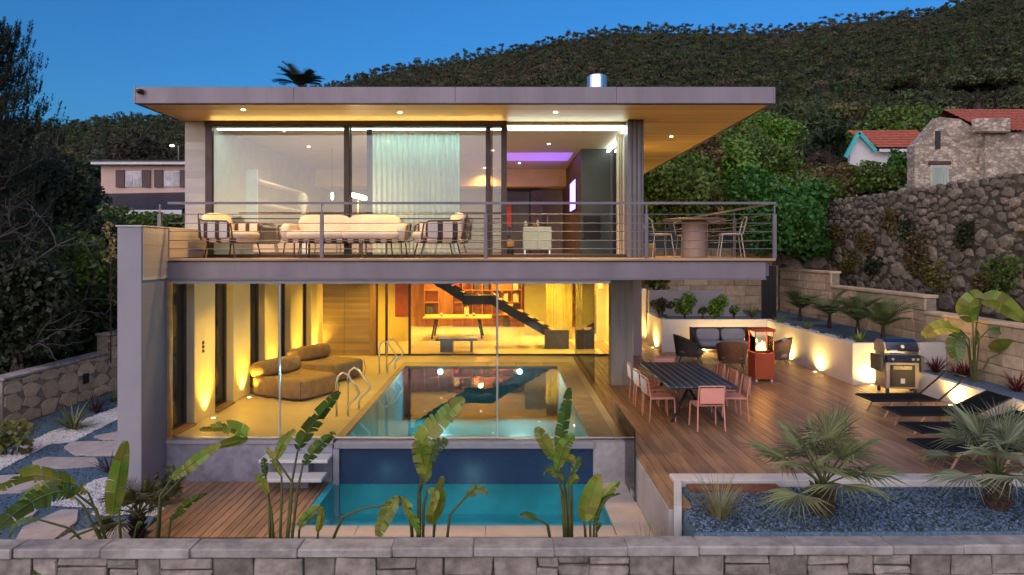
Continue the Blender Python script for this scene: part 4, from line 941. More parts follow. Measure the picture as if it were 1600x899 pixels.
for k in range(5):
    t = (k+.5)/5; mk('tread', MB().cbox(-3.1+1.75*t-.14,-3.1+1.75*t+.16,22.562,23.438,2.75-1.09*t+.04,2.75-1.09*t+.08,.004), M_oak, stc)
mk('base_block', MB().cbox(1.30,2.1,22.4,22.498,.0,.62,.01), M_charcoal, stc)
def bookshelf(label, x0, x1, y, z1, nx, nz):
    t = thing('bookshelf', label, 'shelf', ((x0+x1)/2,y,0), group='orange timber shelves in the games hall')
    mk('back_panel', MB().box(x0,x1,y+.30,y+.32,0,z1), M_oak2, t)
    for i in range(nx+1): X = x0+(x1-x0)*i/nx; mk('upright', MB().box(X-.015,X+.015,y,y+.298,0,z1), M_oak2, t)
    for j in range(nz+1): Z = z1*j/nz; mk('shelf', MB().box(x0-.015,x1+.015,y-.005,y+.299,max(0,Z-.02),Z+.012), M_oak2, t)
    for i in range(nx):
        for j in range(nz):
            if random.random() < .5:
                X = x0+(x1-x0)*(i+.15)/nx; Z = z1*j/nz+.014; mb = MB(); xx = X
                while xx < x0+(x1-x0)*(i+.6)/nx:
                    wd = random.uniform(.03,.05); mb.box(xx,xx+wd,y+.05,y+.24,Z,Z+random.uniform(.5,.8)*z1/nz); xx += wd+.003
                mk('books', mb, random.choice([M_cream, M_red, M_charcoal, M_oak, M_wht]), t)
bookshelf('wide orange timber bookshelf behind the staircase', -2.2, .7, 28.75, 2.6, 7, 5)
bookshelf('narrow orange timber bookshelf left of the games table', -3.4, -2.8, 28.75, 2.6, 1, 5)
bookshelf('timber shelf unit right of the staircase foot', 2.25, 3.5, 28.75, 2.6, 3, 5)
rp = thing('red_wall_panel', 'tall red panel on the yellow hall wall', 'panel', (-3.65,24.3,1.6))
mk('panel', MB().cbox(-3.92,-3.35,24.36,24.398,.87,2.7,.006), mat('terracotta_panel', (.34,.075,.035), .6, var=.1), rp)
lamp('POINT','shelf_lamp',(-1.0,28.2,2.3),26,(1,.45,.12),None,.1)
# ================================================================ terrace dining
TX, TY = 3.62, 13.78
M_tabletop = mat('dark_slat', (.075,.085,.115), .38, var=.2, ns=2, bs=30, bump=.08, rnd=.2, stretch=(4,.5,4))
M_tableedge = mat('light_slat_edge', (.42,.40,.42), .4, var=.1)
dn = thing('dining_table', 'long dark slatted dining table set among pink chairs on the terrace', 'table', (TX,TY,0))
loc('frame', MB().box(-.60,.60,-1.33,1.33,.69,.715), M_dark, dn)
n = 9
for k in range(n):
    x0 = -.63+1.26*k/n; loc('slat', MB().cbox(x0+.004,x0+1.26/n-.016,-1.36,1.36,.716,.75,.005), M_tabletop, dn)
    if k < n-1:
        y0 = -1.3+random.uniform(0,.5)
        loc('inlay', MB().box(x0+1.26/n-.014,x0+1.26/n+.002,-1.34,1.34,.716,.7465), M_tableedge, dn)
for sy in (-.95,.95):
    for s in (-1,1): loc('leg', MB().tube([(s*.50,sy,0),(s*.06,sy*.75,.70)], .03, 6), M_dark, dn)
loc('beam', MB().box(-.05,.05,-.9,.9,.62,.688), M_dark, dn)
M_salmon = mat('salmon_paint', (.84,.36,.28), .42, var=.05, bump=.02)
def pink_chair(label, at, rz):
    t = thing('pink_chair', label, 'chair', at, rz, 'pink dining chairs on the terrace')          # front along local +y
    loc('seat', MB().cbox(-.225,.225,-.21,.23,.435,.455,.008), M_salmon, t)
    loc('backrest', MB().cbox(-.215,.215,-.262,-.248,.52,.80,.006,M=Matrix.Rotation(R(4),4,'X')), M_salmon, t)
    for sx in (-1,1):
        loc('leg', MB().tube([(sx*.25,.24,0),(sx*.235,.22,.44)], .0125, 6), M_salmon, t)
        loc('leg', MB().tube([(sx*.25,-.26,0),(sx*.235,-.23,.44),(sx*.23,-.29,.81)], .0125, 6), M_salmon, t)
        loc('side_rail', MB().tube([(sx*.235,-.23,.43),(sx*.235,.22,.43)], .011, 6), M_salmon, t)
    loc('top_rail', MB().tube([(-.23,-.29,.81),(.23,-.29,.81)], .012, 6), M_salmon, t)
for k, Y in enumerate((13.1,13.85,14.6)):
    nm = ('nearest','middle','farthest')[k]
    pink_chair('pink metal chair, %s on the pool side of the long table' % nm, (TX-.66,Y,0), R(-90+random.uniform(-4,4)))
    pink_chair('pink metal chair, %s on the heater side of the long table' % nm, (TX+.72,Y,0), R(90+random.uniform(-4,4)))
pink_chair('pink metal chair at the near head of the long table, back to us', (TX+.05,12.42,0), R(2))
pink_chair('pink metal chair at the far head of the long table', (TX,15.2,0), R(180))
# ================================================================ lounge corner
M_rope = mat('dark_rope', (.045,.04,.045), .8, var=.2, ns=20, bs=200, bump=.5)
M_wicker = mat('brown_wicker', (.12,.075,.06), .75, var=.2, ns=20, bs=160, bump=.6)
M_cush = mat('grey_cushion', (.26,.26,.31), .9, var=.06, bs=300, bump=.15)
M_cushlight = mat('pale_blue_cushion', (.46,.50,.50), .9, var=.06, bs=300, bump=.15)
def tub_shell(w_, d_, h0, h1, n=22, th=.035):
    V_ = []; f_ = []
    for i in range(n+1):
        a_ = R(-125+250*i/n); k = (math.cos(a_)+.57)/1.57; hz = h0+(h1-h0)*max(0,k)**.8
        for rr, zz in ((.86,.20),(1.0,hz),(.94,hz),(.80,.20)):
            V_.append((-math.cos(a_)*d_*rr*(1.0 if zz < .3 else 1.08), math.sin(a_)*w_*rr*(1.0 if zz < .3 else 1.05), zz))
    for i in range(n):
        for j in range(4): f_.append((i*4+j,(i+1)*4+j,(i+1)*4+(j+1)%4,i*4+(j+1)%4))
    f_ += [(0,1,2,3),(n*4+3,n*4+2,n*4+1,n*4)]
    return MB().add(V_, f_)
def tub_chair(label, at, rz, m, mc, pillow=None):
    t = thing('tub_chair', label, 'armchair', at, rz, 'tub chairs round the fire heater')     # opens along local +x
    loc('shell', tub_shell(.40,.40,.52,.80), m, t, False)
    loc('seat_frame', MB().cbox(-.33,.34,-.33,.33,.20,.25,.03), m, t)
    loc('seat_cushion', MB().pillow((.04,0,.32),(.36,.33,.075),.45,.4,10), mc, t, True)
    if pillow: loc('back_cushion', MB().pillow((-.22,0,.58),(.09,.27,.19),.5,.5,8,M=Matrix.Rotation(R(-12),4,'Y')), pillow, t, True)
    for sx, sy in ((.28,.27),(.28,-.27),(-.26,.25),(-.26,-.25)): loc('leg', MB().tube([(sx*1.25,sy*1.25,0),(sx*.9,sy*.9,.21)], [.011,.018], 6), M_dark, t)
tub_chair('dark tub chair on the left of the fire heater, facing the heater', (5.30,19.75,0), R(-5), M_rope, M_charcoal)
tub_chair('brown wicker tub chair with its back to us, left of the fire heater', (6.18,18.6,0), R(75), M_wicker, M_charcoal)
tub_chair('brown wicker tub chair with pale cushion right of the fire heater', (7.62,19.2,0), R(155), M_wicker, M_cush, M_cushlight)
gs = thing('garden_sofa', 'dark framed two seat garden sofa with grey cushions by the planter', 'sofa', (6.72,21.15,0))
loc('frame', MB().cbox(-.80,.80,-.36,.36,.22,.28,.02), M_rope, gs); loc('backrest', MB().cbox(-.80,.80,.33,.39,.28,.82,.02,M=Matrix.Translation((0,-.02,0))), M_rope, gs)
for s in (-1,1):
    loc('arm', MB().prismx([(-.34,.25),(-.36,.48),(.30,.82),(.40,.82),(.36,.25)], s*.86-.04, s*.86+.04), M_rope, gs)
    loc('seat_cushion', MB().pillow((s*.40,-.03,.36),(.39,.35,.085),.4,.35,10), M_cush, gs, True)
    loc('back_cushion', MB().pillow((s*.39,.22,.60),(.37,.10,.19),.45,.4,10,M=Matrix.Rotation(R(-10),4,'X')), M_cush, gs, True)
    for sy in (-.32,.32): loc('leg', MB().tube([(s*.82,sy*1.1,0),(s*.76,sy*.95,.23)], .018, 6), M_dark, gs)
# fire heater
M_rust = mat('orange_red_paint', (.44,.075,.022), .45, var=.1, ns=3, bump=.03)
fh = thing('fire_heater', 'orange red gas fire heater with glass sides and live flames', 'heater', (6.36,16.95,0))
loc('cabinet', MB().cbox(-.28,.28,-.28,.28,.07,.71,.012), M_rust, fh)
loc('door_line', MB().box(-.24,.24,-.284,-.281,.12,.66), M_rust, fh)
for sx in (-.22,.22):
    for sy in (-.22,.22):
        loc('caster', MB().lathe([(.03,0),(.035,.03),(.03,.068)], 10, (sx,sy,0)), M_wht, fh)
        loc('post', MB().box(sx*1.18-.012,sx*1.18+.012,sy*1.18-.012,sy*1.18+.012,.711,1.23), M_rust, fh)
loc('lid', MB().cbox(-.30,.30,-.30,.30,1.231,1.30,.012), M_rust, fh)
loc('burner', MB().cbox(-.20,.20,-.20,.20,.711,.76,.01), M_dark, fh)
for s in (-1,1):
    loc('glass_side', MB().box(-.245,.245,s*.262-.003,s*.262+.003,.73,1.10), M_glass2, fh); loc('glass_side', MB().box(s*.262-.003,s*.262+.003,-.245,.245,.73,1.10), M_glass2, fh)
for k in range(13):
    a_ = k*2.4; r_ = .035+.011*k; h_ = random.uniform(.10,.26)*(1.2-.04*k)
    x_, y_ = r_*math.cos(a_), r_*math.sin(a_)
    loc('flame', MB().tube([(x_,y_,.755),(x_+.012,y_,.755+h_*.3),(x_-.012,y_+.01,.755+h_*.65),(x_+.006,y_,.755+h_)], [.014,.026,.016,.002], 7), M_flame, fh, True)
lamp('POINT','flame_lamp',(6.36,16.95,.92),25,(1,.38,.06),fh,.08)
fh.scale = (.86,.86,1)
# ================================================================ barbecue
bq = thing('barbecue', 'steel gas barbecue cart with dark hood in front of the white planter', 'barbecue', (8.92,15.55,0), R(-4))
M_ss = mat('brushed_steel', (.46,.41,.37), .35, metal=.8, var=.08, bump=.03); M_navy = mat('navy_enamel', (.012,.018,.05), .2, var=.1, bump=0, coat=.5)
loc('cabinet', MB().cbox(-.36,.36,-.26,.26,.13,.72,.01), M_ss, bq)
loc('door', MB().cbox(-.27,.27,-.275,-.262,.17,.66,.006), M_dark, bq)
loc('drip_tray', MB().cbox(-.20,.20,-.278,-.276,.56,.64,.002), mat('tray_steel', (.5,.45,.3), .3, metal=.6), bq)
loc('control_panel', MB().cbox(-.36,.36,-.31,-.20,.73,.88,.015), M_navy, bq)
for x in (-.24,.20,.30): loc('knob', MB().lathe([(.03,0),(.025,.03)], 12).xf(Matrix.Translation((x,-.31,.80)) @ Matrix.Rotation(R(90),4,'X')), M_chrome, bq)
loc('firebox', MB().cbox(-.36,.36,-.198,.27,.725,.92,.015), M_ss, bq)
hd = [( -.25,.925),(-.27,1.0),(-.20,1.16),(-.05,1.22),(.15,1.20),(.26,1.08),(.27,.925)]
hood = loc('hood', MB().prismx(hd, -.35, .35), M_navy, bq)
loc('hood_end', MB().prismx(hd, -.385, -.352), M_ss, bq); loc('hood_end', MB().prismx(hd, .352, .385), M_ss, bq)
loc('handle', MB().tube([(-.30,-.32,.945),(.30,-.32,.945)], .016, 8), M_chrome, bq, True)
loc('thermometer', MB().lathe([(.04,0),(.04,.012)], 14).xf(Matrix.Translation((0,-.252,1.07)) @ Matrix.Rotation(R(68),4,'X')), M_wht, bq)
loc('badge', MB().box(-.28,-.12,-.283,-.272,.965,1.0), M_wht, bq); loc('badge', MB().box(-.045,.045,-.280,-.2755,.25,.36), M_wht, bq)
for s in (-1,1): loc('folded_shelf', MB().cbox(s*.44-.035,s*.44+.035,-.25,.25,.50,.86,.01), M_charcoal, bq)
for x, y in ((-.30,-.2),(-.30,.2),(.30,-.2)): loc('caster', MB().lathe([(.035,0),(.04,.05),(.03,.13)], 10, (x,y,0)), M_dark, bq)
loc('wheel', MB().lathe([(.10,-.02),(.105,0),(.10,.02)], 18).xf(Matrix.Translation((.39,.16,.11)) @ Matrix.Rotation(R(90),4,'Y')), M_dark, bq)
# ================================================================ sun loungers
M_mesh = mat('black_sling', (.008,.008,.009), .85, var=.2, ns=30, bs=300, bump=.3, spec=.15)
M_teak = mat('pale_teak', (.50,.27,.16), .55, var=.15, ns=3, bs=40, bump=.08)
def lounger(label, at, ang, back, sling=True):
    t = thing('sun_lounger', label, 'sun lounger', at, ang, 'black sun loungers on the terrace')       # foot at local 0, lies along +x
    for s in (-.31,.31): loc('side_rail', MB().tube([(0,s,.33),(1.30,s,.33)], .022, 6), M_black, t)
    loc('cross_rail', MB().tube([(0,-.31,.33),(0,.31,.33)], .022, 6), M_black, t)
    loc('sling', MB().cbox(.02,1.30,-.29,.29,.325,.345,.006), M_mesh, t)
    b_ = R(back); cx, sz = math.cos(b_), math.sin(b_)
    bk = loc('backrest', MB().tube([(1.28,-.30,.33),(1.28+.72*cx,-.30,.33+.72*sz),(1.28+.72*cx,.30,.33+.72*sz),(1.28,.30,.33)], .022, 6), M_black, t)
    if sling: loc('back_sling', MB().add([(1.30,-.28,.335),(1.28+.70*cx,-.28,.33+.70*sz),(1.28+.70*cx,.28,.33+.70*sz),(1.30,.28,.335),(1.30,-.28,.322),(1.28+.70*cx,-.28,.317+.70*sz),(1.28+.70*cx,.28,.317+.70*sz),(1.30,.28,.322)],[(0,1,2,3),(7,6,5,4),(0,4,5,1),(1,5,6,2),(2,6,7,3),(3,7,4,0)]), M_mesh, bk)
    for x in (.38,1.15):
        for s in (-.30,.30):
            loc('leg', MB().tube([(x-.16,s,0),(x+.02,s,.32)], .02, 6), M_teak, t); 
    loc('leg', MB().tube([(1.38,-.30,0),(1.22,-.30,.32)], .02, 6), M_teak, t); loc('leg', MB().tube([(1.38,.30,0),(1.22,.30,.32)], .02, 6), M_teak, t)
    loc('leg_brace', MB().tube([(.28,-.30,.13),(.28,.30,.13)], .012, 6), M_teak, t)
lounger('black sun lounger nearest the barbecue, open frame back raised', (7.08,13.45,0), R(1), 40, False)
lounger('second black sun lounger from the barbecue', (6.98,12.30,0), R(1), 24)
lounger('third black sun lounger from the barbecue, behind the right palm', (6.62,11.15,0), R(1), 16)
lounger('black sun lounger nearest the gravel bed, mostly behind palm fronds', (6.18,10.15,0), R(1), 14)
# ================================================================ recessed uplights
def uplight(label, x, y, z, aim, e, group, cone=38, grp_col=WARM):
    t = thing('floor_uplight', label, 'light', (x,y,z), group=group)
    loc('rim', MB().lathe([(.055,0),(.055,.008),(.045,.010)], 16), M_chrome, t); loc('lens', MB().lathe([(.040,.0105),(.038,.013)], 14), M_led_warm, t)
    lamp('SPOT','uplight_lamp',(x,y,z+.03),e,grp_col,t,.02,aim=aim,spot=cone,blend=1.0)
for k, (a_, b_) in enumerate(PILL):
    uplight('small floor uplight at the foot of pillar %s from the front glass' % ('one','two','three','four','five')[k], -5.60, (a_+b_)/2, .0, (-.07,0,1), 120, 'pool room uplights', 90, (1,.58,.05))
UPL = [(5.35,24.28,'beside the lit render return, far end of the terrace',(0,.13,1)),(4.5,24.25,'before the lit render return',(0,.13,1)),(4.88,22.6,'by the end of the back planter',(.13,0,1)),(6.4,21.62,'behind the garden sofa, left',(0,.11,1)),(7.4,21.62,'behind the garden sofa, right',(0,.11,1)),
       (8.22,20.0,'behind the wicker chair at the tall planter',(.12,0,1)),(8.22,18.1,'halfway along the tall planter wall',(.12,0,1)),(8.75,16.27,'left of the barbecue',(0,.12,1)),(9.27,14.2,'behind the first lounger',(.2,0,1)),(9.27,11.9,'behind the third lounger',(.2,0,1)),(9.27,16.1,'right of the barbecue',(.15,.05,1))]
for x, y, lab, aim in UPL:
    uplight('small deck uplight ' + lab, x, y, .003, aim, 70, 'terrace uplights', 160, (1,.62,.16))
# ================================================================ foliage helpers
def leafmat(name, c, c2=None, isl=.35, rough=.5, trl=.25, var=.2, rnd=.0): return mat(name, c, rough, var=var, ns=3, bump=0, isl=isl, rnd=rnd, trl=trl, col2=c2)
L_banana = leafmat('banana_leaf', (.13,.25,.028), (.31,.29,.055), .32, .34, .4)
L_bananadark = leafmat('banana_leaf_dark', (.05,.12,.02), (.11,.15,.03), .32, .34, .3)
L_fan = leafmat('fan_palm_leaf', (.19,.25,.10), (.28,.28,.13), .3, .5, .2)
L_fanblue = leafmat('fan_palm_leaf_blue', (.20,.265,.175), (.27,.28,.16), .3, .5, .2)
L_small = leafmat('small_palm_leaf', (.10,.15,.035), (.14,.15,.05), .3)
L_red = leafmat('red_cordyline', (.16,.015,.02), (.09,.01,.015), .3)
L_yucca = leafmat('yucca_leaf', (.13,.17,.04), (.16,.14,.05), .3)
L_grass = leafmat('feather_grass', (.24,.25,.11), (.33,.29,.16), .3, .7, .3)
L_shrub = leafmat('shrub_leaf', (.075,.145,.02), (.12,.17,.03), .45)
L_bright = leafmat('bright_shrub_leaf', (.10,.23,.022), (.16,.26,.04), .45)
L_yellow = leafmat('yellowish_shrub_leaf', (.20,.17,.035), (.11,.10,.025), .4)
L_brown = leafmat('bronze_shrub_leaf', (.17,.11,.04), (.09,.075,.03), .4)
L_ivy = leafmat('ivy_leaf', (.035,.14,.02), (.055,.16,.022), .4)
L_dark = leafmat('dark_shrub_leaf', (.022,.036,.016), (.04,.05,.018), .5)
L_conifer = leafmat('conifer_needles', (.032,.055,.040), (.05,.06,.03), .4, .6, .05)
M_bark = mat('bark', (.10,.07,.055), .9, var=.3, ns=8, bs=20, bump=.7, stretch=(3,3,.6), bdist=.03)
M_twig = mat('grey_twig', (.085,.07,.075), .9, var=.2)
M_trunk = mat('palm_trunk', (.085,.055,.042), .95, var=.35, ns=12, bs=30, bump=.9, bdist=.03)
M_stalk = mat('leaf_stalk', (.10,.11,.03), .5, var=.2)

def leaf_cloud(n, c, r, size, seed=None, shell=.55, flat=0.0, asp=1.6):
    """n leaf quads through an ellipsoid; returns (V,F)"""
    g_ = np.random.default_rng(seed if seed is not None else random.randint(0,1<<30))
    d = g_.normal(size=(n,3)); d /= np.linalg.norm(d, axis=1)[:,None]
    rad = (shell + (1-shell)*g_.random(n)**.7) * np.where(g_.random(n) < .15, g_.random(n), 1)
    P = np.array(c) + d*rad[:,None]*np.array(r)
    a = g_.normal(size=(n,3)); a[:,2] *= (1-flat); a /= np.linalg.norm(a, axis=1)[:,None]
    b = np.cross(a, g_.normal(size=(n,3))); b /= np.linalg.norm(b, axis=1)[:,None]+1e-9
    s = size*(.6+.8*g_.random(n))[:,None]
    V_ = np.empty((n,4,3)); V_[:,0] = P-a*s*asp*.5; V_[:,1] = P+b*s*.5; V_[:,2] = P+a*s*asp*.5; V_[:,3] = P-b*s*.5
    return V_.reshape(-1,3), np.arange(n*4).reshape(-1,4)
def clouds(blobs, size, dens, seed):
    Vs, Fs, o = [], [], 0
    for i, (c, r) in enumerate(blobs):
        n = max(20, int(dens*(r[0]*r[1]+r[0]*r[2]+r[1]*r[2])))
        v, f = leaf_cloud(n, c, r, size, seed*97+i); Vs.append(v); Fs.append(f+o); o += len(v)
    return np.concatenate(Vs), np.concatenate(Fs)
def lumpy(c, r, n, seed, k=.45):
    """a crown as many overlapping lumps"""
    g_ = random.Random(seed); out = []
    for i in range(n):
        u = Vector((g_.gauss(0,1),g_.gauss(0,1),g_.gauss(0,1))).normalized()*(g_.random()**.4)*.72
        s = g_.uniform(.7,1.25)*k; out.append(((c[0]+u.x*r[0],c[1]+u.y*r[1],c[2]+u.z*r[2]), (r[0]*s,r[1]*s,r[2]*s)))
    return out
def shrub(name, label, c, r, m, size=.12, dens=160, lumps=9, seed=1, cat='shrub', group=None, stem=True):
    t = thing(name, label, cat, (c[0],c[1],c[2]-r[2]), group=group)
    v, f = clouds(lumpy(c, r, lumps, seed), size, dens, seed); mk('foliage', np_mesh('foliage', v, f), m, t)
    if stem:
        mb = MB(); g_ = random.Random(seed)
        for k in range(5): mb.tube([(c[0]+g_.uniform(-.1,.1)*r[0],c[1],c[2]-r[2]*1.15),(c[0]+g_.uniform(-.5,.5)*r[0],c[1]+g_.uniform(-.4,.4)*r[1],c[2]+g_.uniform(-.1,.5)*r[2])], [.03*r[2]+.008,.008], 5)
        mk('stem', mb, M_bark, t)
    return t
def blades(n, L_, wd, spread, droop, seed, base_r=.04, seg=4, up=.25):
    """arching sword leaves from a common base (local coordinates)"""
    g_ = random.Random(seed); mb = MB()
    for i in range(n):
        an = 2*math.pi*i/n*7.3+g_.random(); sp = spread*(up+ (1-up)*g_.random()); l = L_*g_.uniform(.65,1.1); dr = droop*g_.uniform(.4,1.4)
        d = Vector((math.cos(an),math.sin(an),0)); sd = Vector((-math.sin(an),math.cos(an),0)); p = d*base_r*g_.random(); el = math.pi/2 - sp
        V_ = []
        for k in range(seg+1):
            t = k/seg; w_ = wd*(1-t**2.2)*.5*(.7+.6*t if t < .4 else .94)
            V_ += [p-sd*w_, p+sd*w_]; e = el-dr*t*1.6; p = p+(d*math.cos(e)+Vector((0,0,1))*math.sin(e))*l/seg
        mb.add(V_, [(2*k,2*k+1,2*k+3,2*k+2) for k in range(seg)])
    return mb
def clump(name, label, at, cat, n, L_, wd, spread, droop, m, seed, group=None, base_r=.04, trunk=0.0):
    t = thing(name, label, cat, at, group=group)
    mb = blades(n, L_, wd, spread, droop, seed, base_r)
    if trunk: mb.xf(Matrix.Translation((0,0,trunk))); loc('stem', MB().tube([(0,0,-.02),(0,0,trunk*.6),(.01,0,trunk)], [.05,.04,.035], 8), M_trunk, t)
    loc('leaves', mb, m, t); return t
def fan_frond(d_el, d_az, L_, fr, seed, nb=25):
    """fan palm leaf: stalk then a fan of folded blades, in local palm coordinates"""
    g_ = random.Random(seed); d = Vector((math.cos(d_az)*math.cos(d_el), math.sin(d_az)*math.cos(d_el), math.sin(d_el)))
    sd = Vector((-math.sin(d_az), math.cos(d_az), 0)); nrm = sd.cross(d).normalized()
    base = Vector((0,0,0)); hub = base + d*L_ + Vector((0,0,-.10*L_*math.cos(d_el)))
    st = MB().tube([base, base+d*L_*.5+nrm*-.0, hub], [.014,.010,.008], 5)
    mb = MB()
    ax = (d*.92 - Vector((0,0,1))*.28*math.cos(d_el)).normalized()
    for i in range(nb):
        a_ = R(-100+200*i/(nb-1)); l = fr*(.72+.28*math.cos(a_*.6))*g_.uniform(.9,1.06)
        dd = (ax*math.cos(a_)+sd*math.sin(a_)).normalized(); ww = (ax*-math.sin(a_)+sd*math.cos(a_)).normalized()*(.0072*fr/.5)
        dr = g_.uniform(.08,.34)*l; p0 = hub; p1 = hub+dd*l*.55+Vector((0,0,-dr*.12)); p2 = hub+dd*l+Vector((0,0,-dr))
        up = nrm*.010
        mb.add([p0-ww*.25,p0+ww*.25,p1-ww-up,p1+up,p1+ww-up,p2], [(0,2,3),(0,3,1),(1,3,4),(2,5,3),(3,5,4)])
    return st, mb
def fan_palm(name, label, at, n, L_, fr, trunk, m, seed, tr=.16):
    t = thing(name, label, 'palm', at); g_ = random.Random(seed)
    mb = MB(); zz = 0
    mb.lathe([(tr*.8,-.03),(tr*1.05,trunk*.25),(tr,trunk*.6),(tr*.72,trunk*.95),(tr*.4,trunk*1.15)], 14)
    for k in range(46):                                    # old leaf bases
        a_ = k*2.4; z = trunk*(.08+.95*k/46); rr = tr*(1.0-.35*max(0,z/trunk-.5))
        p = Vector((math.cos(a_)*rr*.9,math.sin(a_)*rr*.9,z)); q = p+Vector((math.cos(a_)*.07,math.sin(a_)*.07,.07)); mb.tube([p,q], [.03,.008], 4)
    loc('trunk', mb, M_trunk, t)
    for i in range(n):
        el = R(g_.uniform(62,84)) if i < n*.25 else R(g_.uniform(32,62)) if i < n*.68 else R(g_.uniform(5,32)); az = i*2.399+g_.uniform(-.25,.25)
        st, fb = fan_frond(el, az, L_*g_.uniform(.8,1.1), fr*g_.uniform(.85,1.1), seed*100+i)
        for q in (st, fb): q.xf(Matrix.Translation((0,0,trunk*1.05)))
        f_ = loc('frond', fb, m, t); loc('stalk', st, M_stalk, f_)
    return t
def feather_palm(name, label, at, n, L_, m, seed, group=None, trunk=.15, leaf=.16, lw=.014):
    t = thing(name, label, 'palm', at, group=group); g_ = random.Random(seed)
    loc('trunk', MB().lathe([(.05,-.03),(.06,trunk*.4),(.04,trunk),(.02,trunk+.04)], 10), M_trunk, t)
    for i in range(n):
        az = i*2.399+g_.uniform(-.3,.3); el = R(g_.uniform(45,86)); l = L_*g_.uniform(.75,1.1)
        d = Vector((math.cos(az),math.sin(az),0)); sd = Vector((-math.sin(az),math.cos(az),0)); p = Vector((0,0,trunk)); mb = MB(); pts = [p.copy()]
        e = el
        for k in range(9):
            e -= R(5+3*g_.random()); p = p+(d*math.cos(e)+Vector((0,0,1))*math.sin(e))*l/9; pts.append(p.copy())
        mb.tube(pts, [.008]*5+[.004]*5, 4, False)
        for k in range(1,10):
            for q in (0,.5):
                if k+q > 9: continue
                a_ = pts[k].lerp(pts[min(9,k+1)], q); tn = (pts[k]-pts[k-1]).normalized(); ll = leaf*math.sin(math.pi*min(.98,(k+q)/10.5+.06))**.6*g_.uniform(.85,1.1)
                for s in (-1,1):
                    tip = a_+(sd*s*.8+tn*.55+Vector((0,0,.12 if e > 0 else -.1))).normalized()*ll; wv = tn*lw
                    mb.add([a_-wv,a_+wv,tip], [(0,1,2)])
        loc('frond', mb, m, t)
    return t
def paddle(pts, wd, seed, tear=.5, fold=.35, side=None, n=20):
    """banana-type blade along pts (world), torn into strips; returns MB"""
    g_ = random.Random(seed); P = [Vector(p) for p in pts]
    def at(t):
        q = t*(len(P)-1); i = min(int(q), len(P)-2); u = q-i
        a_, b_ = P[i], P[i+1]; p_ = P[max(i-1,0)]; n_ = P[min(i+2,len(P)-1)]
        return .5*((2*a_)+(-p_+b_)*u+(2*p_-5*a_+4*b_-n_)*u*u+(-p_+3*a_-3*b_+n_)*u**3)
    S_ = Vector(side) if side is not None else None; mb = MB()
    mb.tube([at(k/8) for k in range(9)], [.012-.0012*k for k in range(9)], 5)
    for s in (-1,1):
        k = 0
        while k < n:
            run = 1 if g_.random() < tear else g_.choice([2,3,4]); k2 = min(n, k+run)
            base = []; tip = []; dr = g_.uniform(0,.35)*(.5+tear) if run == 1 else g_.uniform(0,.12)
            m_ = (k2-k)*2
            for j in range(m_+1):
                t = (k+(k2-k)*j/m_)/n; c_ = at(min(.999,t)); tn = (at(min(1,t+.03))-at(max(0,t-.03))).normalized()
                sd = S_ if S_ is not None else Vector((1,0,0)); sd = (sd - tn*sd.dot(tn)).normalized(); nr = sd.cross(tn).normalized()
                if nr.z < 0: nr = -nr
                w_ = wd*max(.05, math.sin(math.pi*min(1,(t*.93+.035)))**.62)*(1-.25*t)
                sh = (j/m_-.5)*(-.35 if tear > .1 else -.04)*(1.0/n)*(at(1)-at(0)).length*(k2-k)/2
                e_ = c_+sd*s*w_*(1-.15*dr)+nr*w_*(fold-dr)+tn*(w_*.30+sh)+Vector((0,0,-dr*w_*.7))
                base.append(c_); tip.append(e_)
            V_ = []
            for b_, e_ in zip(base, tip): V_ += [b_, b_.lerp(e_,.55)+Vector((0,0,.06*wd)), e_]
            f_ = []
            for j in range(m_): f_ += [(3*j,3*j+3,3*j+4,3*j+1),(3*j+1,3*j+4,3*j+5,3*j+2)]
            mb.add(V_, f_); k = k2
    return mb
def strelitzia(name, label, at, leaves, cat='plant', group=None, m0=None):
    """leaves: (stalk base px, blade px points..., width m, depth offsets, tear, material)"""
    t = thing(name, label, cat, at, group=group)
    for i, (pts, nb, wd, D0, D1, tear, m) in enumerate(leaves):
        k = len(pts); w3 = [Vector(W(px,py,D0+(D1-D0)*j/(k-1))) for j,(px,py) in enumerate(pts)]
        w3[0] = Vector((w3[0].x, w3[0].y, at[2])) if i < 99 else w3[0]
        st = w3[:nb+1]; bl = w3[nb:]
        dx = bl[-1]-bl[0]; side = dx.cross(Vector((0,1,0)))
        rnd_ = random.Random(i*31+len(pts)); side = (side.normalized()+Vector((0,rnd_.uniform(-.9,.9),rnd_.uniform(-.2,.4)))).normalized()
        if len(bl) == 2: bl = [bl[0], bl[0].lerp(bl[1],.5)+Vector((0,0,.03)), bl[1]]
        f_ = mk('leaf', paddle(bl, wd, i*7+3, tear, .30, side), m, t)
        sp = [st[0]]+[a_.lerp(b_,u) for a_,b_ in zip(st[:-1],st[1:]) for u in (.5,1)]
        mk('stalk', MB().tube(sp, [.020-.010*j/len(sp) for j in range(len(sp))], 6), M_stalk, f_)
    return t
A, B = L_banana, L_bananadark
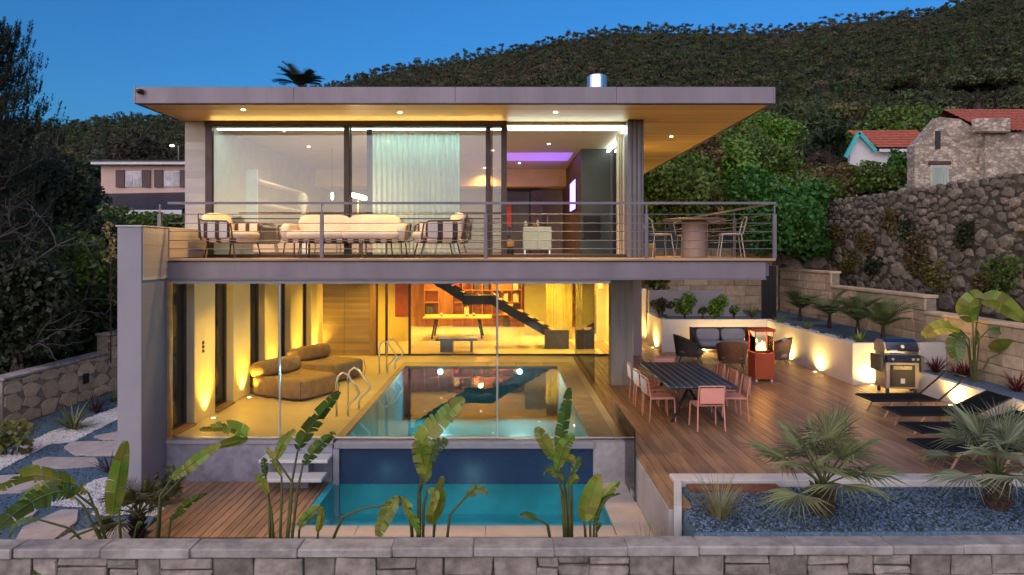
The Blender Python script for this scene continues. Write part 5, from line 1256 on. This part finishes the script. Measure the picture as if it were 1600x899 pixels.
# ---------------------------------------------------------------- paddle-leaved plants along the front wall
zb = -.76
strelitzia('paddle_plant', 'sprawling plant with long drooping paddle leaves at the left of the front wall', W(185,845,8.35)[:2]+(zb,), [
    ([(186,842),(150,800),(138,770),(100,752),(50,742),(-5,765)],2,.17,8.35,8.0,.75,A),
    ([(184,842),(150,795),(120,772),(90,768),(40,790),(-10,830)],2,.15,8.35,7.8,.85,B),
    ([(192,842),(186,800),(176,806),(182,760),(196,690)],2,.13,8.35,8.3,.08,A),
    ([(190,842),(150,825),(115,838),(95,855),(72,880),(50,905)],3,.07,8.35,7.55,.7,B),
    ([(186,842),(130,790),(118,778),(90,765),(60,766),(30,785)],2,.11,8.35,8.6,.8,A),
    ([(180,842),(110,826),(60,812),(30,815),(14,842)],2,.06,8.35,8.2,.9,B),
    ([(200,842),(212,828),(222,816)],1,.03,8.35,8.3,.6,B)])
strelitzia('paddle_plant', 'slender plant with two arching leaves over the lower deck, left of the steps', W(248,845,8.45)[:2]+(zb,), [
    ([(241,840),(250,775),(268,748),(300,725),(345,693)],2,.09,8.45,8.5,.6,A),
    ([(245,840),(252,780),(330,700),(380,685),(360,668),(312,672)],2,.12,8.5,8.6,.8,A),
    ([(258,840),(266,815),(290,790),(322,770)],1,.07,8.45,8.5,.8,B)])
strelitzia('paddle_plant', 'tall paddle leaved plant before the lower timber deck, beside the floating steps', W(440,845,8.4)[:2]+(zb,), [
    ([(424,842),(420,780),(415,745),(412,715)],2,.05,8.4,8.3,.6,B),
    ([(432,842),(424,800),(418,772),(400,742)],2,.07,8.4,8.3,.1,A),
    ([(444,842),(455,760),(465,705),(485,668),(530,612)],2,.12,8.4,8.3,.55,B),
    ([(450,842),(465,765),(473,728),(495,700),(523,676)],2,.09,8.4,8.35,.7,B),
    ([(446,842),(457,755),(432,718),(440,695),(462,672)],2,.08,8.4,8.3,.2,A),
    ([(462,842),(468,826),(476,810),(500,790)],1,.07,8.4,8.3,.7,A),
    ([(436,842),(440,780),(440,745),(425,715),(416,700)],2,.07,8.4,8.5,.7,A),
    ([(492,842),(497,832),(500,818),(504,792)],1,.055,8.4,8.3,.05,A)])
strelitzia('paddle_plant', 'tallest paddle leaved plant, in front of the middle of the blue overflow wall', W(655,845,8.4)[:2]+(zb,), [
    ([(652,842),(654,770),(660,742),(662,690),(690,655),(725,622)],2,.16,8.4,8.2,.45,A),
    ([(656,842),(656,760),(668,752),(660,720),(650,690)],2,.12,8.4,8.25,.3,A),
    ([(676,842),(678,820),(678,800),(692,745)],1,.11,8.4,8.35,.03,A),
    ([(672,842),(680,815),(686,790),(690,765)],1,.10,8.4,8.45,.05,A),
    ([(648,842),(640,795),(622,775),(605,800),(590,838)],2,.11,8.4,8.2,.8,A),
    ([(648,842),(642,800),(628,775),(640,800),(655,835)],2,.10,8.4,8.1,.85,A),
    ([(692,842),(703,805),(728,776),(745,764),(763,770)],2,.07,8.4,8.2,.8,B),
    ([(654,842),(655,775),(664,740),(680,700),(700,690)],2,.11,8.4,8.55,.7,B),
    ([(660,842),(662,790),(668,765),(680,772),(676,800)],2,.06,8.4,8.3,.6,A),
    ([(500,838),(535,808),(570,794),(600,790),(618,782),(628,790)],3,.05,8.5,8.3,.7,B)])
strelitzia('paddle_plant', 'paddle leaved plant in front of the right end of the overflow wall', W(888,845,8.4)[:2]+(zb,), [
    ([(885,842),(878,770),(866,720),(850,690),(838,668)],2,.10,8.4,8.3,.35,A),
    ([(890,842),(884,770),(872,708),(880,665),(890,606)],2,.10,8.4,8.3,.5,B),
    ([(888,842),(882,760),(875,720),(900,722)],2,.09,8.4,8.3,.1,A),
    ([(892,842),(890,790),(888,760),(905,748)],2,.08,8.4,8.3,.2,A),
    ([(884,842),(880,780),(870,735),(880,700),(896,680)],2,.10,8.4,8.2,.3,A),
    ([(870,842),(855,820),(840,812),(812,806)],2,.05,8.4,8.3,.6,B),
    ([(886,842),(884,790),(880,750),(860,735),(848,742)],2,.07,8.4,8.2,.8,A),
    ([(893,842),(894,780),(892,745),(905,720),(912,735)],2,.06,8.4,8.5,.7,B)])
strelitzia('paddle_plant', 'short broad leaved paddle plant right of the overflow wall plant', W(920,845,8.4)[:2]+(zb,), [
    ([(918,842),(914,826),(912,815),(922,780),(936,742)],2,.14,8.4,8.35,.03,A),
    ([(924,842),(922,815),(940,780),(968,752)],1,.08,8.4,8.3,.4,A),
    ([(926,842),(928,825),(945,782),(970,772)],1,.06,8.4,8.3,.5,B),
    ([(930,842),(932,832),(940,818)],1,.035,8.4,8.3,.3,B)])
# banana in the right planter
strelitzia('banana_plant', 'broad leaved banana plant in the low planter against the limestone wall', (10.1,14.9,.36), [
    ([(1521,588),(1521,540),(1520,505),(1514,480),(1530,455)],2,.26,14.9,14.7,.08,A),
    ([(1523,588),(1524,520),(1532,470),(1560,470),(1600,500)],2,.24,14.9,14.5,.1,A),
    ([(1519,588),(1514,530),(1500,515),(1470,512),(1442,526)],2,.20,14.9,14.4,.3,A),
    ([(1519,588),(1512,540),(1502,520),(1492,540),(1497,565)],2,.22,14.9,14.4,.3,B),
    ([(1524,588),(1530,530),(1545,515),(1570,518),(1582,528)],2,.10,14.9,14.5,.1,B),
    ([(1526,588),(1545,560),(1562,553),(1570,545),(1590,545)],2,.34,14.9,14.3,.05,A),
    ([(1521,588),(1522,550),(1524,540),(1526,515)],2,.14,14.9,15.1,.2,B)], 'banana')
# ---------------------------------------------------------------- fan palms
GZ = -.05
fan_palm('fan_palm', 'large fan palm on the gravel bed in front of the terrace, left of the other', (3.92,8.42,GZ), 17, .58, .56, .36, L_fan, 5, .115)
fan_palm('fan_palm', 'bluish fan palm on the gravel bed at the right edge, before the loungers', (6.22,8.62,GZ), 17, .58, .56, .42, L_fanblue, 9, .12)
fan_palm('fan_palm', 'small shaggy palm on the white pebbles beside the wing wall', W(215,786,9.3)[:2]+(-.73,), 16, .30, .30, .34, leafmat('olive_palm', (.09,.10,.03), (.12,.10,.04)), 21, .055)
# ---------------------------------------------------------------- grasses, cordylines, yuccas
clump('feather_grass', 'pale feather grass clump left of the white kerb end', (2.02,8.35,-.72), 'grass', 130, .62, .008, .55, .35, L_grass, 3, 'feather grasses', .12)
clump('feather_grass', 'bushy green feather grass clump inside the kerb corner', (2.62,8.35,-.05), 'grass', 170, .62, .010, .75, .5, L_grass, 4, 'feather grasses', .12)
clump('feather_grass', 'small pale grass tuft beside the basin paving', (1.75,8.5,-.76), 'grass', 90, .66, .007, .4, .3, L_grass, 6, 'feather grasses', .10)
for k, (px, py, n_, lab) in enumerate(((1463,582,46,'red cordyline next to the barbecue on the low planter'),(1530,590,40,'red cordyline at the foot of the banana plant'),(1590,612,44,'red cordyline at the right end of the low planter'),(1500,586,26,'small red cordyline left of the banana plant'))):
    p = G(px,py,.36); p = (min(max(p[0],9.75),10.4), p[1], .36)
    clump('red_cordyline', lab, p, 'cordyline', n_, .55 if n_ > 30 else .4, .035, 1.15, .35, L_red, 30+k, 'red cordylines on the low planter')
p = G(140,712,-.735); clump('red_cordyline', 'dark red cordyline on the gravel beside the wing wall', G(172,738,-.735), 'cordyline', 34, .48, .03, 1.2, .3, leafmat('dark_red', (.10,.012,.03), (.05,.01,.02)), 41)
clump('yucca', 'yellow green yucca in front of the garden stone wall', G(115,672,-.735), 'yucca', 60, .75, .045, 1.35, .3, L_yucca, 42)
clump('red_cordyline', 'dark bronze cordyline behind the yucca by the garden wall', G(150,645,-.735), 'cordyline', 40, .62, .03, 1.2, .35, leafmat('dark_bronze', (.06,.02,.03), (.04,.015,.02)), 43)
clump('yucca', 'small yellow yucca at the corner of the wing wall', G(178,628,-.735), 'yucca', 36, .55, .03, 1.2, .4, L_yucca, 44)
shrub('garden_shrub', 'low dark shrub at the left edge before the garden wall', (-9.6,13.2,-.45), (.5,.5,.32), L_yucca, .10, 260, 7, 71)
shrub('garden_shrub', 'low olive shrub growing behind the wing wall foot', W(250,700,10.6)[:2]+(-.38,), (.42,.3,.34), leafmat('olive_leaf', (.07,.09,.03), (.10,.10,.04)), .07, 300, 7, 72)
# ---------------------------------------------------------------- planter plants
for k, (px, py, n_, L0, lab) in enumerate(((1250,506,15,.72,'leftmost of the four small feather palms before the limestone wall'),(1296,508,16,.78,'second from the left of the four small feather palms'),(1340,514,16,.82,'third from the left of the four small feather palms'),(1380,522,15,.78,'rightmost of the four small feather palms, above the barbecue'))):
    D = (9.7-.05*k)*F/(px-CX); feather_palm('feather_palm', lab, (9.7-.05*k, D, PT-.09), n_+7, L0*1.25, L_small, 50+k, 'small feather palms on the tall planter', .38, .30, .022)
for k, (px, lab, m, r) in enumerate(((1035,'dark round shrub in the dark pot, leftmost on the back planter',L_dark,.36),(1070,'bright round shrub, second from the left on the back planter',L_bright,.42),(1116,'round bright shrub in the middle of the back planter',L_bright,.44),(1098,'tiny dark shrub between the two bright round shrubs',L_shrub,.18),(1147,'small dark shrub right of the round shrubs',L_shrub,.20))):
    X = (px-CX)*22.4/F; z0 = PT-.08; tt = shrub('round_shrub', lab, (X,22.4,z0+.18+r*.8), (r,r,r*.9), m, .055, 1300, 10, 80+k, group='round shrubs on the back planter', stem=False)
    mk('trunk', MB().tube([(X,22.4,z0-.02),(X,22.4,z0+.3)], .035, 7), M_bark, tt)
    if k == 0: mk('pot', MB().lathe([(.12,0),(.16,.2),(.15,.2)], 14, (X,22.4,z0)), M_charcoal, tt)
clump('small_yucca', 'spiky small yucca near the dark gate on the back planter', ((1175-CX)*22.3/F,22.3,PT-.08), 'yucca', 40, .55, .035, 1.3, .35, L_yucca, 90, trunk=.15)
clump('small_yucca', 'bright green tuft right of the dark gate', ((1219-CX)*21.2/F,21.2,PT-.08), 'yucca', 34, .40, .04, 1.2, .5, leafmat('lime_leaf', (.16,.24,.04), (.2,.25,.05)), 91)
clump('small_yucca', 'bright green tuft at the foot of the leftmost feather palm', ((1260-CX)*19.6/F,19.6,PT-.08), 'yucca', 26, .36, .06, .9, .5, leafmat('lime_leaf', (.16,.24,.04), (.2,.25,.05)), 92)
clump('small_yucca', 'bright green tuft near the barbecue corner of the tall planter', ((1342-CX)*16.9/F,16.9,PT-.08), 'yucca', 30, .42, .06, .9, .5, leafmat('lime_leaf', (.16,.24,.04), (.2,.25,.05)), 93)
for k, (px, D, lab) in enumerate(((1240,20.2,'farthest'),(1282,18.5,'middle'),(1315,17.4,'nearest'))):
    clump('dark_succulent', '%s of the three dark succulents along the pebble edge of the tall planter' % lab, ((px-CX)*D/F,D,PT-.09), 'succulent', 30, .24, .04, 1.35, .3, mat('near_black_leaf', (.02,.014,.02), .5, isl=.3), 95+k, 'dark succulents on the tall planter')
shrub('hedge_shrub', 'yellow lit shrub above the lit render wall under the balcony', ((1025-CX)*25.3/F,25.3,2.15), (.9,.5,.4), L_yellow, .12, 260, 8, 101)
# ---------------------------------------------------------------- shrubs behind the house, right
bush = [(1042,300,24,1.9,1.5,L_shrub,'dark green bush right behind the balcony column'),(1095,285,25,1.3,2.4,L_brown,'tall bronze leaved bush behind the balcony dining table'),(1150,300,26,2.4,2.0,L_bright,'bright green rounded bush right of the bronze bush'),
        (1215,330,24.5,1.8,1.7,L_ivy,'lush green bush above the limestone wall end'),(1120,240,34,2.4,1.9,L_shrub,'broad green tree crown beyond the bronze bush'),(1195,226,38,2.2,1.5,L_bright,'bright green tree crown left of the umbrella pine'),
        (1060,250,36,3.2,2.5,L_dark,'dark tree crown under the right roof edge'),(1265,292,31,2.0,1.1,L_brown,'olive brown shrub below the umbrella pine'),(1315,286,31.5,1.7,.95,L_yellow,'yellowish shrub before the white cottage'),(1372,286,30,1.3,1.0,L_shrub,'leafy green shrub hiding the cottage wall'),(1404,268,31,.6,1.0,L_ivy,'slim dark shrub at the cottage gate'),(1255,300,30,2.2,1.3,L_shrub,'mid green shrub on top of the rubble wall end'),
        (1175,262,31,2.2,1.6,L_shrub,'deep green bush in the second row behind the balcony'),(1400,206,75,5.0,1.6,L_bright,'bright green tree behind the white cottage roof'),(1430,205,60,5,2.4,L_shrub,'green tree behind the stone barn ridge')]
for k, (px, py, D, rx, rz, m, lab) in enumerate(bush):
    c = W(px,py,D); shrub('bush', lab, c, (rx,rx*.8,rz), m, (.075+.0012*D) if D < 50 else .24, 420 if D < 30 else 300 if D < 50 else 70, 18, 110+k, 'bush', 'bushes behind the house', stem=True)
iv = thing('ivy', 'bright green ivy hanging over the left end of the rubble wall', 'ivy', W(1250,420,26.5))
v, f = clouds([(W(1235+random.uniform(-28,45),y_,26.2+random.uniform(-.5,.5)), (.6,.4,.45)) for y_ in np.linspace(300,388,22)], .15, 260, 7); mk('foliage', np_mesh('foliage', v, f), L_ivy, iv)
for k, (y_, z_, r_, m) in enumerate(((23.5,3.6,.7,L_brown),(20.5,3.1,.8,L_brown),(18.6,3.6,.55,L_dark),(24.6,2.9,.6,L_yellow),(22.0,4.2,.6,L_brown),(17.0,2.8,.7,L_shrub),(15.6,2.4,.6,L_dark),(21.2,3.9,.5,L_dark),(19.6,2.5,.6,L_yellow),(25.6,3.8,.6,L_brown),(17.8,2.2,.5,L_brown),(23.0,2.7,.5,L_dark))):
    shrub('wall_plant', ['brown weed tuft','dead brown tuft','small dark tuft','yellowing tuft','high brown tuft','green weed tuft','low dark tuft','small high dark tuft','yellow weed tuft','far brown tuft','low brown tuft','low far dark tuft'][k]+' growing from the rubble wall, %s' % ('upper left','lower middle','middle','lower left','upper middle','lower right','right end','centre','foot of the middle','far left end','right of centre foot','left foot')[k], (12.42,y_,z_), (.18,r_*1.35,r_*.9), m, .06, 620, 7, 140+k, 'weeds', 'weeds on the rubble wall', stem=False)
# ---------------------------------------------------------------- left: conifer, bare branches, dark shrubs
cf = thing('conifer', 'tall dark conifer with upturned branches at the left edge', 'tree', (-13.2,17.5,-.5)); bx, by = -13.2, 17.5
mk('trunk', MB().tube([(bx,by,-.6),(bx-.1,by,3),(bx+.05,by,6),(bx,by,9.2)], [.26,.20,.12,.03], 10), M_bark, cf)
brm = MB(); Vt = []; Ft = []; no = 0; g_ = random.Random(3)
for k in range(150):
    z = 1.6+7.2*(k/150)**.9; az = k*2.399; L_ = (.35+2.3*(1-(z-1.4)/8.2)**.8)*g_.uniform(.7,1.12)
    d = Vector((math.cos(az),math.sin(az),0)); p = Vector((bx,by,z)); pts = [p]
    for j in range(6):
        u = (j+1)/6; pts.append(p+d*L_*u+Vector((g_.uniform(-.05,.05),g_.uniform(-.05,.05),L_*(-.22*u+.55*u*u))))
    brm.tube(pts, [.035-.005*j for j in range(7)], 4, False)
    for j in range(2,7):
        for q in range(4 if j < 6 else 5):
            o_ = pts[j].lerp(pts[j-1], g_.random())+Vector((g_.uniform(-.16,.16),g_.uniform(-.16,.16),0)); h_ = g_.uniform(.22,.5)
            n_ = 26; t_ = np.array([g_.random() for _ in range(n_)]); aa = np.array([g_.random()*6.28 for _ in range(n_)])
            ax = np.array(o_)+np.outer(t_, [0.06*d.x,0.06*d.y,h_]); out = np.stack([np.cos(aa)*.085,np.sin(aa)*.085,np.full(n_,.07)],1)*(1.15-.6*t_)[:,None]
            sd_ = np.stack([-np.sin(aa),np.cos(aa),np.zeros(n_)],1)*.013
            V3 = np.stack([ax-sd_,ax+sd_,ax+out],1).reshape(-1,3); Vt.append(V3); Ft.append(np.arange(n_*3).reshape(-1,3)+no); no += n_*3
mk('branches', brm, M_bark, cf); mk('foliage', np_mesh('foliage', np.concatenate(Vt), np.concatenate(Ft)), L_conifer, cf)
bt = thing('bare_tree', 'tangle of bare grey branches below the conifer', 'tree', (-10.6,15.5,-.6)); mb = MB(); g_ = random.Random(8)
def branch(p, d, l, r, dep):
    pts = [p]; q = p
    for j in range(4):
        d = (d+Vector((g_.gauss(0,.22),g_.gauss(0,.22),g_.gauss(0,.16)))).normalized(); q = q+d*l/4; pts.append(q)
    mb.tube(pts, [r*(1-.14*j) for j in range(5)], 4, False)
    if dep:
        for j in range(3 if dep > 1 else 3):
            branch(pts[g_.choice([2,3,4])], (d+Vector((g_.gauss(0,.6),g_.gauss(0,.6),g_.gauss(0,.45)))).normalized(), l*g_.uniform(.5,.75), r*.55, dep-1)
for k in range(5): branch(Vector((-12.2+g_.uniform(-.8,.5),16.3+g_.uniform(-.6,.6),g_.uniform(.5,3.6))), Vector((g_.uniform(.2,1),g_.uniform(-.6,.2),g_.uniform(.1,.7))).normalized(), g_.uniform(1.4,2.2), .035, 3)
mk('branches', mb, M_twig, bt); mk('trunk', MB().tube([(-12.3,16.4,-.6),(-12.25,16.3,1.6),(-12.0,16.2,3.8)], [.12,.09,.05], 7), M_bark, bt)
lsh = [(20,560,18.5,2.0,1.3,L_dark,'dark leafy shrub behind the left end of the garden wall'),(95,540,20,2.0,1.3,L_shrub,'dim green shrub above the middle of the garden wall'),(155,520,20.5,1.6,1.4,L_dark,'dark shrub between the garden wall and the wing wall'),(40,470,22,2.6,1.7,L_dark,'large dark shrub under the bare branches'),(120,455,24,2.3,1.9,L_dark,'dark bush left of the wing wall, mid height'),(60,395,24,2.4,1.6,L_shrub,'olive bush under the bare tree'),(150,400,28,2.0,2.0,L_dark,'dark bush below the pink house'),(-30,420,22,2.4,2.6,L_dark,'black green shrub at the far left edge'),(175,350,30,1.6,1.1,L_shrub,'garden shrub in front of the pink house'),(15,350,25,2.2,1.6,L_dark,'dark shrub behind the conifer trunk'),(243,350,30,1.5,.6,L_shrub,'low green shrub before the pink house porch'),(125,330,30,1.3,1.4,L_dark,'dark shrub at the left corner of the pink house'),(75,300,19.5,1.3,1.2,L_dark,'dark foliage mass in front of the conifer, left of the pink house'),(25,470,16.5,1.5,1.5,L_dark,'near dark shrub low under the bare branches'),(110,430,19.5,1.4,1.3,L_shrub,'olive shrub low beside the bare branches')]
for k, (px, py, D, rx, rz, m, lab) in enumerate(lsh):
    shrub('dark_shrub', lab, W(px,py,D), (rx,rx*.8,rz), m, .10, 330, 16, 160+k, 'shrub', 'shrubs on the left slope', stem=True)
fb = thing('flowering_spike', 'plant with pale yellow flower spike left of the wing wall top', 'plant', W(172,400,19)); c = W(173,352,19)
v, f = clouds([((c[0]+random.uniform(-.12,.12),c[1],c[2]-.14*k), (.13,.1,.1)) for k in range(8)], .05, 900, 5); mk('flowers', np_mesh('flowers', v, f), leafmat('pale_flower', (.55,.42,.16), (.5,.35,.15)), fb)
mk('stem', MB().tube([(c[0],c[1],.1),(c[0],c[1],c[2])], .02, 5), M_bark, fb)

# ================================================================ wooded hill: pines and eucalyptus in one mass
def tree_template(kind, seed, det):
    g_ = np.random.default_rng(seed); Vs = []; Fs = []; o = 0
    if kind == 'pine': bl = [((g_.normal()*.9,g_.normal()*.9,7.2+g_.normal()*.5),(1.9,1.9,.75)) for _ in range(5)]
    elif kind == 'euc': bl = [((g_.normal()*.7,g_.normal()*.7,3.5+5.5*i/5),(1.5+.5*math.sin(i*2),1.5,1.2)) for i in range(6)]
    else: bl = [((g_.normal()*1.0,g_.normal()*1.0,3.2+g_.normal()*.9),(1.9,1.9,1.5)) for _ in range(5)]
    for i, (c_, r_) in enumerate(bl):
        v_, f_ = leaf_cloud(det, c_, r_, 1.05 if det < 30 else .62 if det < 100 else .36, seed*31+i, .35); v_ = v_.reshape(-1,4,3)[:,:3].reshape(-1,3); f_ = np.arange(len(v_)).reshape(-1,3); Vs.append(v_); Fs.append(f_+o); o += len(v_)
    h_ = 7 if kind == 'pine' else 5
    tv_ = np.array([(.14,0,-1.5),(-.07,.12,-1.5),(-.07,-.12,-1.5),(.06,0,h_),(-.03,.05,h_),(-.03,-.05,h_)]); tf = np.array([(0,1,4),(0,4,3),(1,2,5),(1,5,4),(2,0,3),(2,3,5)])
    Vs.append(tv_); Fs.append(tf+o); return np.concatenate(Vs), np.concatenate(Fs)
T_far = [tree_template(k, 10+i, 19) for i, k in enumerate(('pine','euc','bush','pine','euc','bush'))]
T_mid = [tree_template(k, 50+i, 62) for i, k in enumerate(('pine','euc','bush','pine','euc','bush'))]
T_near = [tree_template(k, 30+i, 230) for i, k in enumerate(('pine','euc','bush','pine','euc','bush'))]
hg = np.random.default_rng(5); Vs, Fs, Cs, o = [], [], [], 0
Y = 62.0; NT = 0
while Y < 720:
    st = max(4.4, Y*.0092); X = -Y*.86-20
    while X < Y*.9+20:
        x = X+hg.uniform(-.5,.5)*st; y = Y+hg.uniform(-.5,.5)*st*1.6; X += st
        px = CX+F*x/y; z = float(ground_z(x,y))
        py_t = CY-F*(z+9-EYE)/y
        if 310 < px < 1120 and py_t > 160: continue
        if py_t > 330: continue
        near = y < 170; k = hg.integers(0,6)
        if hg.random() < .5: k = [0,3][hg.integers(0,2)] if x > 0 else k
        v_, f_ = (T_near if y < 100 else T_mid if near else T_far)[k]
        s = hg.uniform(.5,1.2)*(1 if near else 1+.05*(y-170)/550); a_ = hg.uniform(0,6.28); c_, s_ = math.cos(a_), math.sin(a_)
        v2 = np.stack([(v_[:,0]*c_-v_[:,1]*s_)*s+x, (v_[:,0]*s_+v_[:,1]*c_)*s+y, v_[:,2]*s+z-.3], 1)
        Vs.append(v2); Fs.append(f_+o); o += len(v2); NT += 1
        pal = [(.036,.055,.018),(.05,.06,.022),(.026,.045,.02),(.06,.052,.028),(.055,.075,.022)]
        pt_ = math.sin(x*.011+1.3+.6*math.sin(y*.013))*math.cos(y*.012+x*.004)+hg.normal()*.35; b_ = np.array((pal if pt_ < .8 else [(.085,.07,.038),(.10,.075,.05),(.07,.062,.03),(.06,.05,.03),(.075,.075,.03)])[hg.integers(0,5)])*hg.uniform(.6,1.5); Cs.append(np.tile(np.append(b_,1), (len(v2),1)))
    Y += st*1.25
V = np.concatenate(Vs); me = np_mesh('wooded_hill', V, np.concatenate(Fs))
at_ = me.color_attributes.new('tint', 'FLOAT_COLOR', 'POINT'); at_.data.foreach_set('color', np.concatenate(Cs).astype(np.float32).ravel())
M_wood = leafmat('hill_foliage', (.5,.5,.5), None, .22, .8, .1)
n_ = M_wood.node_tree; an_ = n_.nodes.new('ShaderNodeVertexColor'); an_.layer_name = 'tint'
for nd in n_.nodes:
    if nd.type == 'HUE_SAT': n_.links.new(an_.outputs['Color'], nd.inputs['Color'])
o = struct('hillside_wood', me, M_wood, kind='stuff')
# trees of the hill that stand out singly
def umbrella_pine(label, px, py_base, D, h, r, m, seed, bare=0):
    x = (px-CX)*D/F; z = EYE+(CY-py_base)*D/F; t = thing('pine_tree', label, 'tree', (x,D,z), group='single pines on the slope'); g_ = random.Random(seed)
    mk('trunk', MB().tube([(x,D,z-3),(x+g_.uniform(-.2,.2),D,z+h*.5),(x,D,z+h)], [r*.10,r*.08,r*.04], 7), M_bark, t); mb = MB()
    for k in range(16+bare):
        zz = z+h*(g_.uniform(.15,.6) if k >= 16 else g_.uniform(.5,.92)); a_ = k*2.4; L_ = r*g_.uniform(.5,1.0)
        mb.tube([(x,D,zz),(x+math.cos(a_)*L_*.5,D+math.sin(a_)*L_*.5,zz+L_*.10),(x+math.cos(a_)*L_,D+math.sin(a_)*L_,zz+L_*.28)], [r*.03,r*.02,r*.006], 4, False)
    mk('limbs', mb, M_bark, t)
    bl = [((x+math.cos(k*2.4)*r*.75*math.sqrt(k/26),D+math.sin(k*2.4)*r*.75*math.sqrt(k/26),z+h*(.96+g_.uniform(-.10,.07))-.15*r*(k/26)), (r*.30,r*.30,r*.14)) for k in range(26)]
    v_, f_ = clouds(bl, .055*r+.06, 420/ (r*r)*2.2, seed); mk('crown', np_mesh('crown', v_, f_), m, t)
umbrella_pine('spreading umbrella pine with bare lower limbs left of the white cottage', 1298, 262, 70, 6.0, 4.2, leafmat('pine_olive', (.15,.13,.04), (.09,.095,.03)), 1, 14)
umbrella_pine('thin pine with bare trunk behind the stone barn, left of the pair', 1526, 195, 75, 5.2, 3.2, leafmat('pine_dull', (.085,.095,.035), (.06,.07,.028)), 2, 8)
umbrella_pine('thin pine with bare trunk behind the stone barn, right of the pair', 1558, 195, 76, 5.6, 3.2, MATS['pine_dull'], 3, 8)
umbrella_pine('tall pale trunked pine on the slope left of the barn', 1405, 195, 110, 7.5, 3.6, MATS['pine_dull'], 4, 4)
umbrella_pine('pine with dark round crown right above the roof corner', 1240, 240, 80, 5.5, 3.4, MATS['pine_dull'], 5, 8)
# palm behind the roof
rp_ = feather_palm('tall_palm', 'distant palm crown showing over the roof left of the hill', (Wx(468,42),42,0), 34, 1.7, L_conifer, 77, None, Zy(136,42), .55, .05)
# ================================================================ flagstones, pebbles, gravel stones
FLAG = [[(147,681),(184,674),(184,686),(160,685)],[(100,698),(112,690),(184,689),(184,709),(150,710),(117,709)],[(50,721),(72,714),(150,715),(155,725),(105,729),(57,729)],[(-20,744),(32,741),(30,749),(-20,763)],[(-10,760),(15,754),(65,750),(87,756),(32,766),(-10,769)],[(5,814),(15,799),(37,793),(60,796),(50,806),(7,821)],[(25,842),(35,824),(95,796),(122,796),(120,814),(82,844)],[(85,846),(107,834),(175,816),(212,821),(205,846)]]
names = ['farthest small flagstone by the wing wall','second flagstone from the wing wall, touching it','third flagstone, long and narrow, on the gravel path','flagstone cut by the left edge, upper','wide thin flagstone at the left edge under the palm leaf','small flagstone near the left corner of the gravel','large flagstone behind the boundary wall, left','flagstone behind the boundary wall, beside the lower deck']
for poly, nm in zip(FLAG, names):
    P = [G(a_,b_,-.69)[:2] for a_,b_ in poly]; o = mk('flagstone', MB().prism(P, -.75, -.69), M_slab, None)
    cx_ = sum(p[0] for p in P)/len(P); cy_ = sum(p[1] for p in P)/len(P)
    for v_ in o.data.vertices: v_.co.x -= cx_; v_.co.y -= cy_
    o.location = (cx_,cy_,0); tag(o, nm, 'flagstone', 'flagstones of the gravel path')
def inside(x, y, P):
    r = False; j = len(P)-1
    for i in range(len(P)):
        if (P[i][1] > y) != (P[j][1] > y) and x < (P[j][0]-P[i][0])*(y-P[i][1])/(P[j][1]-P[i][1])+P[i][0]: r = not r
        j = i
    return r
ico = np.array([(0,0,1),(.9,0,.1),(.28,.85,.1),(-.72,.53,.1),(-.72,-.53,.1),(.28,-.85,.1),(0,0,-.6)]); icf = np.array([(0,1,2),(0,2,3),(0,3,4),(0,4,5),(0,5,1),(6,2,1),(6,3,2),(6,4,3),(6,5,4),(6,1,5)])
def pebbles(name, P, z, n, size, m, seed, avoid=()):
    g_ = np.random.default_rng(seed); xs_ = [p[0] for p in P]; ys2 = [p[1] for p in P]; pts = []
    tries = 0
    while len(pts) < n and tries < n*6:
        tries += 1; x, y = g_.uniform(min(xs_),max(xs_)), g_.uniform(min(ys2),max(ys2))
        if inside(x,y,P) and not any(inside(x,y,q) for q in avoid): pts.append((x,y))
    k = len(pts); s = size*g_.uniform(.5,1.25,(k,1,1))*g_.uniform(.75,1.25,(k,1,3)); a_ = g_.uniform(0,6.28,k)
    base = np.tile(ico,(k,1,1))*s; c_, s_ = np.cos(a_)[:,None], np.sin(a_)[:,None]
    X = base[:,:,0]*c_-base[:,:,1]*s_; Y_ = base[:,:,0]*s_+base[:,:,1]*c_; p_ = np.array(pts)
    V_ = np.stack([X+p_[:,:1], Y_+p_[:,1:], base[:,:,2]*.7+z], 2).reshape(-1,3); f_ = (icf[None]+7*np.arange(k)[:,None,None]).reshape(-1,3)
    return struct(name, np_mesh(name, V_, f_), m, kind='stuff')
flagw = [[G(a_,b_,-.72)[:2] for a_,b_ in p] for p in FLAG]
strip = [G(a_,b_,-.72)[:2] for a_,b_ in [(-30,727),(0,712),(80,675),(190,634),(190,652),(115,690),(75,695),(0,735),(-30,750)]]
bed = [G(a_,b_,-.72)[:2] for a_,b_ in [(75,789),(100,774),(150,749),(180,744),(190,766),(300,771),(252,806),(142,805),(150,794)]]
pebbles('white_pebble_strip', strip, -.725, 5200, .032, M_pebble, 1); pebbles('white_pebble_bed', bed, -.725, 4200, .024, M_pebble, 2)
pebbles('path_gravel', [(-10.9,9.5),(-5.05,9.5),(-5.6,11.8),(-6.2,12),(-6.2,18),(-10.9,18)], -.735, 10000, .022, M_gravel, 3, flagw+[strip,bed])
pebbles('bed_gravel', [(2.5,9.4),(2.25,8.5),(2.2,7.95),(8.2,8.0),(8.2,9.4)], -.046, 11000, .029, M_gravel, 4)
pebbles('planter_pebbles', [(8.56,16.6),(8.95,16.6),(8.95,23),(8.56,23)], PT-.085, 2600, .028, M_pebble, 5)
pebbles('low_planter_pebbles', [(9.58,9.5),(9.85,9.5),(9.85,16.3),(9.58,16.3)], .357, 2600, .026, M_pebble, 6)
